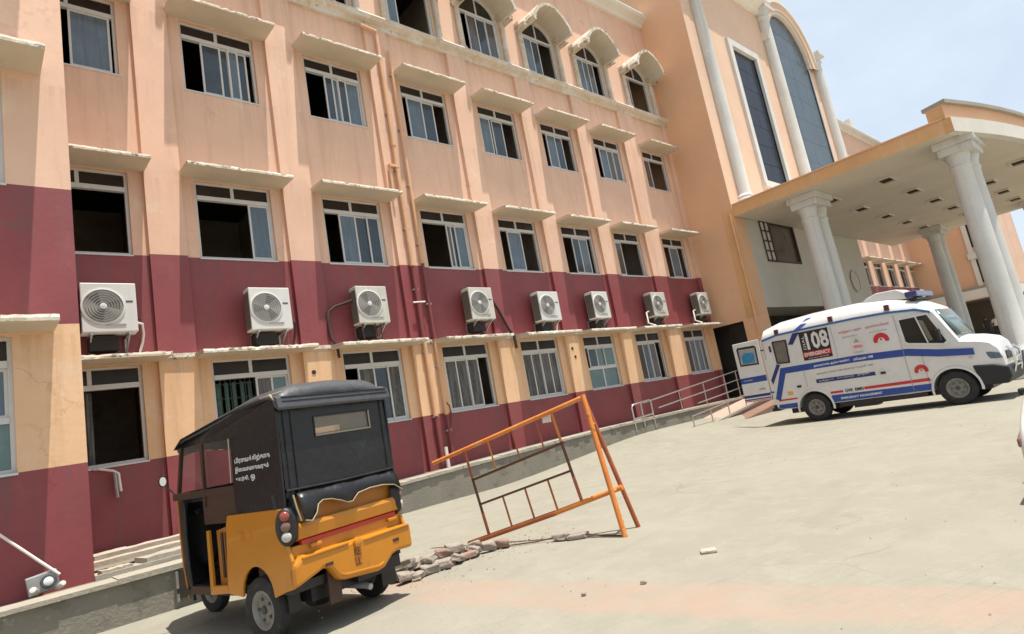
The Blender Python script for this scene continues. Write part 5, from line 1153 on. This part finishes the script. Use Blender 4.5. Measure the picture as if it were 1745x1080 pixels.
def emblem(x, z, r):
    e = decal('emblem', [(x + r * math.cos(t_), z + r * math.sin(t_) * .95) for t_ in [-.35 + (math.pi + .7) * i / 18 for i in range(19)]], ARD)
    decal('emblem_mark', [(x + .42 * r * math.cos(t_), z - .12 * r + .42 * r * math.sin(t_)) for t_ in [2 * math.pi * i / 12 for i in range(12)]], AWH, SY - .003, e, .002); decal('emblem_mark', [(x - .55 * r, z - .32 * r), (x + .55 * r, z - .32 * r), (x + .4 * r, z - .08 * r), (x - .4 * r, z - .08 * r)], AWH, SY - .003, e, .0015); decal('emblem_mark', [(x + .16 * r * math.cos(t_), z + .05 * r + .16 * r * math.sin(t_)) for t_ in [2 * math.pi * i / 10 for i in range(10)]], ARD, SY - .0052, e, .002)
emblem(3.22, 1.93, .19); emblem(3.92, .97, .155)
e = decal('grey_emblem', [(2.62 + .17 * math.cos(t_), 1.92 + .20 * math.sin(t_)) for t_ in [2 * math.pi * i / 18 for i in range(18)]], mat('grey emblem print', (.62, .58, .53), .6, .1, 9)); decal('emblem_mark', [(2.50, 1.84), (2.74, 1.83), (2.72, 1.90), (2.52, 1.92)], APK, SY - .003, e, .002); decal('emblem_mark', [(2.53, 1.98), (2.70, 1.98), (2.62, 2.10)], AGY, SY - .003, e, .002)
for x, z in ((.80, 1.05), (3.05, 1.06), (.22, 2.28)): decal('handle', [(x - .06, z - .03), (x + .06, z - .03), (x + .06, z + .03), (x - .06, z + .03)] if z < 2 else [(x - .025, z - .09), (x + .025, z - .09), (x + .025, z + .09), (x - .025, z + .09)], ABK, th=.02)
decal('amber_sticker', [(.42, .84), (.58, .84), (.57, .94), (.43, .95)], AYE)
b = B(); b.bar((1.03, SY, 1.0), (1.03, SY, 1.45), .006, .008, AGY); b.bar((2.05, SY, 1.68), (2.05, SY, 2.55), .005, .008, AGY); b.bar((.02, SY, 2.0), (.02, SY, 2.5), .012, .01, AGY); b.bar((3.64, SY, .5), (3.64, SY, 2.5), .008, .010, AGY); b.bar((4.02, SY, .62), (4.02, SY, 1.4), .006, .008, AGY); ap(b, 'door_seam')
# front: bumper, lamps, guard, mirror
b = B(); b.prism([(4.98, .90), (5.40, .86), (5.66, .77), (5.68, .55), (5.58, .38), (5.08, .40)], -.985, .985, ABP); ap(b, 'bumper', bevel=.03)
for s in (-1, 1):
    b = B(); b.prism([(5.22, 1.22), (5.56, 1.12), (5.60, .98), (5.36, .98)], s * .80, s * .935, GLASSL); ap(b, 'headlight', bevel=.02)
    b = B(); b.tube([(5.62, s * .45, .5), (5.74, s * .45, .8), (5.74, s * .45, 1.08), (5.64, s * .45, 1.22)], .028, CHR, 8); ap(b, 'guard_hoop', smooth=50)
    b = B(); b.box(4.48, 4.56, s * .985, s * 1.16, 1.62, 1.92, ABP); b.bar((4.50, s * .97, 1.66), (4.52, s * 1.05, 1.66), .03, .03, ABP); ap(b, 'wing_mirror', bevel=.015)
b = B(); b.tube([(5.74, -.45, .95), (5.74, .45, .95)], .025, CHR, 8); b.tube([(5.74, -.45, .75), (5.74, .45, .75)], .025, CHR, 8); ap(b, 'guard_bar', smooth=50)
b = B(); b.box(5.56, 5.62, -.45, .45, .92, 1.12, ABK); ap(b, 'radiator_grille', bevel=.01)
for x, z in ((.52, 2.72), (2.10, 2.74), (3.54, 2.70)):
    for s in (-1, 1): b = B(); b.box(x - .06, x + .06, s * .86, s * .985, z - .05, z + .10, AMB); ap(b, 'side_beacon', bevel=.01)
b = B(); b.prism([(2.85, 3.02), (3.0, 3.12), (3.25, 3.20), (3.75, 3.17), (3.95, 3.02), (3.95, 2.86), (2.85, 2.98)], -.5, .5, AWH); ap(b, 'roof_unit', bevel=.05)
b = B(); b.box(4.02, 4.22, -.72, .72, 2.78, 2.84, ABK); b.box(3.98, 4.26, -.80, .80, 2.86, 3.02, LBAR); b.box(4.0, 4.24, -.12, .12, 2.84, 3.04, AWH); ap(b, 'light_bar', bevel=.03)
# underneath and rear
b = B(); b.box(.25, 5.2, -.60, .60, .28, .46, ABK); b.tube([(1.13, -.8, .39), (1.13, .8, .39)], .06, ABK, 8); b.tube([(4.56, -.8, .41), (4.56, .8, .41)], .05, ABK, 8); b.box(1.75, 3.9, -.92, -.60, .32, .44, ABK); b.box(2.1, 2.7, -.88, -.5, .24, .34, ABK); ap(b, 'chassis')
b = B(); b.box(-.20, .02, -.90, .90, .42, .52, ABP); b.box(-.12, 0, -.92, .92, .52, .60, ABP); ap(b, 'rear_step', bevel=.01)
b = B(); b.box(-.012, .004, -.88, .80, .66, 2.60, DARK); ap(b, 'rear_opening')
b = B(); b.box(-.95, -.09, -.985, -.945, .80, 2.66, AWH); dr = ap(b, 'rear_door', bevel=.015)
b = B(); b.prism([(-.83, 1.93), (-.22, 1.90), (-.20, 2.44), (-.25, 2.50), (-.80, 2.52), (-.84, 2.47)], -.985, -.992, ABK); ap(b, 'window_seal', dr)
b = B(); b.prism([(-.79, 1.98), (-.26, 1.95), (-.25, 2.43), (-.78, 2.46)], -.992, -.996, mat('door window pane', (.33, .33, .31), .15, .15, 5)); ap(b, 'pane', dr)
b = B(); b.prism([(-.72, 2.0), (-.33, 1.98), (-.30, 2.2), (-.34, 2.30), (-.62, 2.32), (-.72, 2.22)], -.996, -.998, ASTK); ap(b, 'window_sticker', dr)
for z0, z1, m_ in ((1.38, 1.56, ABL), (.93, 1.01, ANV), (.855, .89, ANV), (.815, .835, ARD)):
    b = B(); b.box(-.945, -.095, -.9875, -.985, z0, z1, m_); ap(b, 'door_stripe', dr)
letters('door_lettering', 'ஆம்புலன்ஸ்', WHT, dr, (-.90, -.9885, 1.43), XD, ZD, w=.36, h=.07); b = B(); b.box(-.40, -.20, -1.0, -.986, 1.13, 1.17, AGY); ap(b, 'door_handle', dr)
for z in (1.0, 2.3): b = B(); b.tube([(-.09, -.96, z), (0.02, -.95, z)], .02, ABK, 6); ap(b, 'hinge', dr)
b = B(); b.box(-.06, .0, -.95, -.90, .62, 2.6, AWH); ap(b, 'door_post')

# ================================================================ people in the far porch, and one by the ambulance
SKIN = mat('brown skin', (.20, .105, .065), .6, .05, 8); HAIR = mat('black hair', (.012, .01, .009), .5, .1, 20)
def person(loc, rz, shirt, legs, lab, h=1.66, sari=False):
    s_ = h / 1.7
    V = {'pel': (0, 0, .93, .145), 'wst': (0, 0, 1.08, .125), 'chs': (0, 0, 1.28, .155), 'nbs': (0, 0, 1.44, .075), 'nck': (.01, 0, 1.50, .052), 'hd1': (.02, 0, 1.58, .085), 'hd2': (.02, 0, 1.66, .075),
         'sL': (0, .17, 1.41, .062), 'eL': (.0, .24, 1.14, .046), 'wL': (.08, .25, .90, .034), 'sR': (0, -.17, 1.41, .062), 'eR': (.02, -.24, 1.14, .046), 'wR': (.14, -.21, .92, .034), 'gL': (.12, .25, .82, .03), 'gR': (.18, -.20, .84, .03),
         'hL': (0, .09, .86, .10), 'kL': (.03, .10, .48, .068), 'aL': (0, .10, .09, .045), 'tL': (.14, .11, .04, .035), 'hR': (0, -.09, .86, .10), 'kR': (.05, -.10, .48, .068), 'aR': (.02, -.10, .09, .045), 'tR': (.16, -.11, .04, .035)}
    E_ = [('pel', 'wst'), ('wst', 'chs'), ('chs', 'nbs'), ('nbs', 'nck'), ('nck', 'hd1'), ('hd1', 'hd2'), ('nbs', 'sL'), ('sL', 'eL'), ('eL', 'wL'), ('wL', 'gL'), ('nbs', 'sR'), ('sR', 'eR'), ('eR', 'wR'), ('wR', 'gR'), ('pel', 'hL'), ('hL', 'kL'), ('kL', 'aL'), ('aL', 'tL'), ('pel', 'hR'), ('hR', 'kR'), ('kR', 'aR'), ('aR', 'tR')]
    ks = list(V); me = bpy.data.meshes.new('body'); me.from_pydata([tuple(c * s_ for c in V[k_][:3]) for k_ in ks], [(ks.index(a), ks.index(c)) for a, c in E_], [])
    root = empty('person', loc, lab, 'person', rz=rz); o = bpy.data.objects.new('body', me); COL.objects.link(o); o.parent = root
    m_ = o.modifiers.new('skin', 'SKIN'); m_.use_smooth_shade = True
    for i, k_ in enumerate(ks): me.skin_vertices[0].data[i].radius = (V[k_][3] * s_ * (.75 if k_ in ('chs', 'wst', 'pel') else 1), V[k_][3] * s_)
    me.skin_vertices[0].data[0].use_root = True
    o.modifiers.new('sub', 'SUBSURF').levels = 2; o.modifiers['sub'].render_levels = 2
    bpy.context.view_layer.update(); applied(o)
    o.data.materials.clear()
    for q_ in (SKIN, shirt, legs): o.data.materials.append(q_)
    for p in o.data.polygons:
        z = p.center.z / s_; y = abs(p.center.y) / s_
        p.material_index = 0 if z > 1.465 or (y > .19 and z < 1.22) or (z < .06) else (1 if z > .92 else 2)
    b = B(); b.lathe([(.088 * s_, 1.60 * s_), (.098 * s_, 1.64 * s_), (.092 * s_, 1.70 * s_), (.06 * s_, 1.745 * s_), (.0, 1.755 * s_)], HAIR, 14, Matrix.Translation((-.005, 0, 0)), caps=False); b.build('hair', root, smooth=60)
    b = B(); b.box(.10 * s_, .125 * s_, -.012, .012, 1.575 * s_, 1.61 * s_, SKIN); b.build('nose', root)
    if legs is None: pass
    return root
SHW = mat('white shirt cloth', (.72, .70, .66), .8, .08, 8); SHD = mat('dark shirt cloth', (.03, .028, .035), .8, .2, 8); SHM_ = mat('maroon cloth', (.20, .04, .05), .8, .15, 8); TRD = mat('dark trousers cloth', (.035, .035, .04), .8, .15, 8); TRL = mat('pale trousers cloth', (.55, .50, .45), .8, .1, 8); GRN = mat('green plastic', (.02, .30, .17), .45, .1, 5)
person((61.2, -3.35, 1.1), rad(190), SHD, TRD, 'person in a dark shirt standing in the shade of the far porch, leftmost there', 1.68)
person((61.0, -3.95, 1.1), rad(170), SHW, TRD, 'person in a white shirt standing in the far porch beside the dark shirted one', 1.64)
person((44, -6.9, 0), rad(180), SHM_, TRD, 'person in maroon walking beyond the ambulance bonnet', 1.58)
person((30.4, -9.15, 0), rad(200), SHD, TRL, 'person in a dark top and pale trousers behind the front of the ambulance', 1.55)
b = B(); b.lathe([(.20, 0), (.27, .26), (.29, .28), (.27, .28), (.19, .02), (0, .02)], GRN, 20, Matrix.Translation((0, 0, 0)), caps=False); o = b.build('plastic_tub', smooth=40); o.location = (29.0, -8.75, .0); tag(o, 'small green plastic tub on the ground just beyond the ambulance bumper', 'tub')

# ================================================================ parked car, mostly outside the frame
car = empty('parked_car', (11.02, -12.735, 0), 'white parked car of which only the front corner shows at the right edge', 'car', rz=rad(180))
CST = [(-1.9, .60, .55, .95, .30), (-1.75, .72, .60, 1.05, .28), (-1.2, .78, .85, 1.45, .25), (-.2, .80, .88, 1.50, .25), (.35, .80, .88, 1.42, .25), (.85, .79, .85, .98, .25), (1.3, .76, .78, .90, .25), (1.58, .755, .68, .80, .26), (1.70, .74, .58, .70, .28), (1.78, .70, .46, .55, .32)]
b = B(); vs = []
for x, w, zs_, zr, zb_ in CST:
    half = [(0, zb_), (w - .06, zb_), (w, zb_ + .10), (w + .01, (zb_ + zs_) / 2), (w - .02, zs_), (w - .10 if zr > 1.1 else w - .06, zs_ + (zr - zs_) * .55), (w * .72, zr - .03), (0, zr)]
    rp_ = half + [(-y, z) for y, z in reversed(half[1:-1])]; vs += [(x, y, z) for y, z in rp_]
k = len(rp_); b.mesh(vs, [(i * k + j, i * k + (j + 1) % k, (i + 1) * k + (j + 1) % k, (i + 1) * k + j) for i in range(len(CST) - 1) for j in range(k)] + [tuple(range(k)), tuple((len(CST) - 1) * k + j for j in range(k - 1, -1, -1))], AWH)
o = b.build('body', car, smooth=35); o.modifiers.new('sub', 'SUBSURF').levels = 1
for s in (1, -1):
    b = B(); b.prism([(1.35, .66), (1.66, .60), (1.68, .52), (1.42, .50)], s * .60, s * .76, RLA); b.build('headlight', car, bevel=.02)
    b = B(); b.box(.56, .64, s * .72, s * .80, .90, .98, ABP); b.build('wing_mirror', car, bevel=.02)
    for x in (1.12, -1.2): wheel('wheel', car, (x, s * .70, .27), .27, .16, .62)
    b = B(); b.prism([(-1.1, .92), (-1.0, 1.36), (.25, 1.36), (.70, .92)], s * .70, s * .718, AGL); b.build('side_window', car)
b = B(); b.mesh([(.80, -.66, 1.0), (.80, .66, 1.0), (.38, .58, 1.43), (.38, -.58, 1.43)], [(0, 1, 2, 3)], AGL); b.build('windscreen', car)
b = B(); b.box(1.70, 1.79, -.45, .45, .34, .46, ABP); b.build('grille', car, bevel=.01)
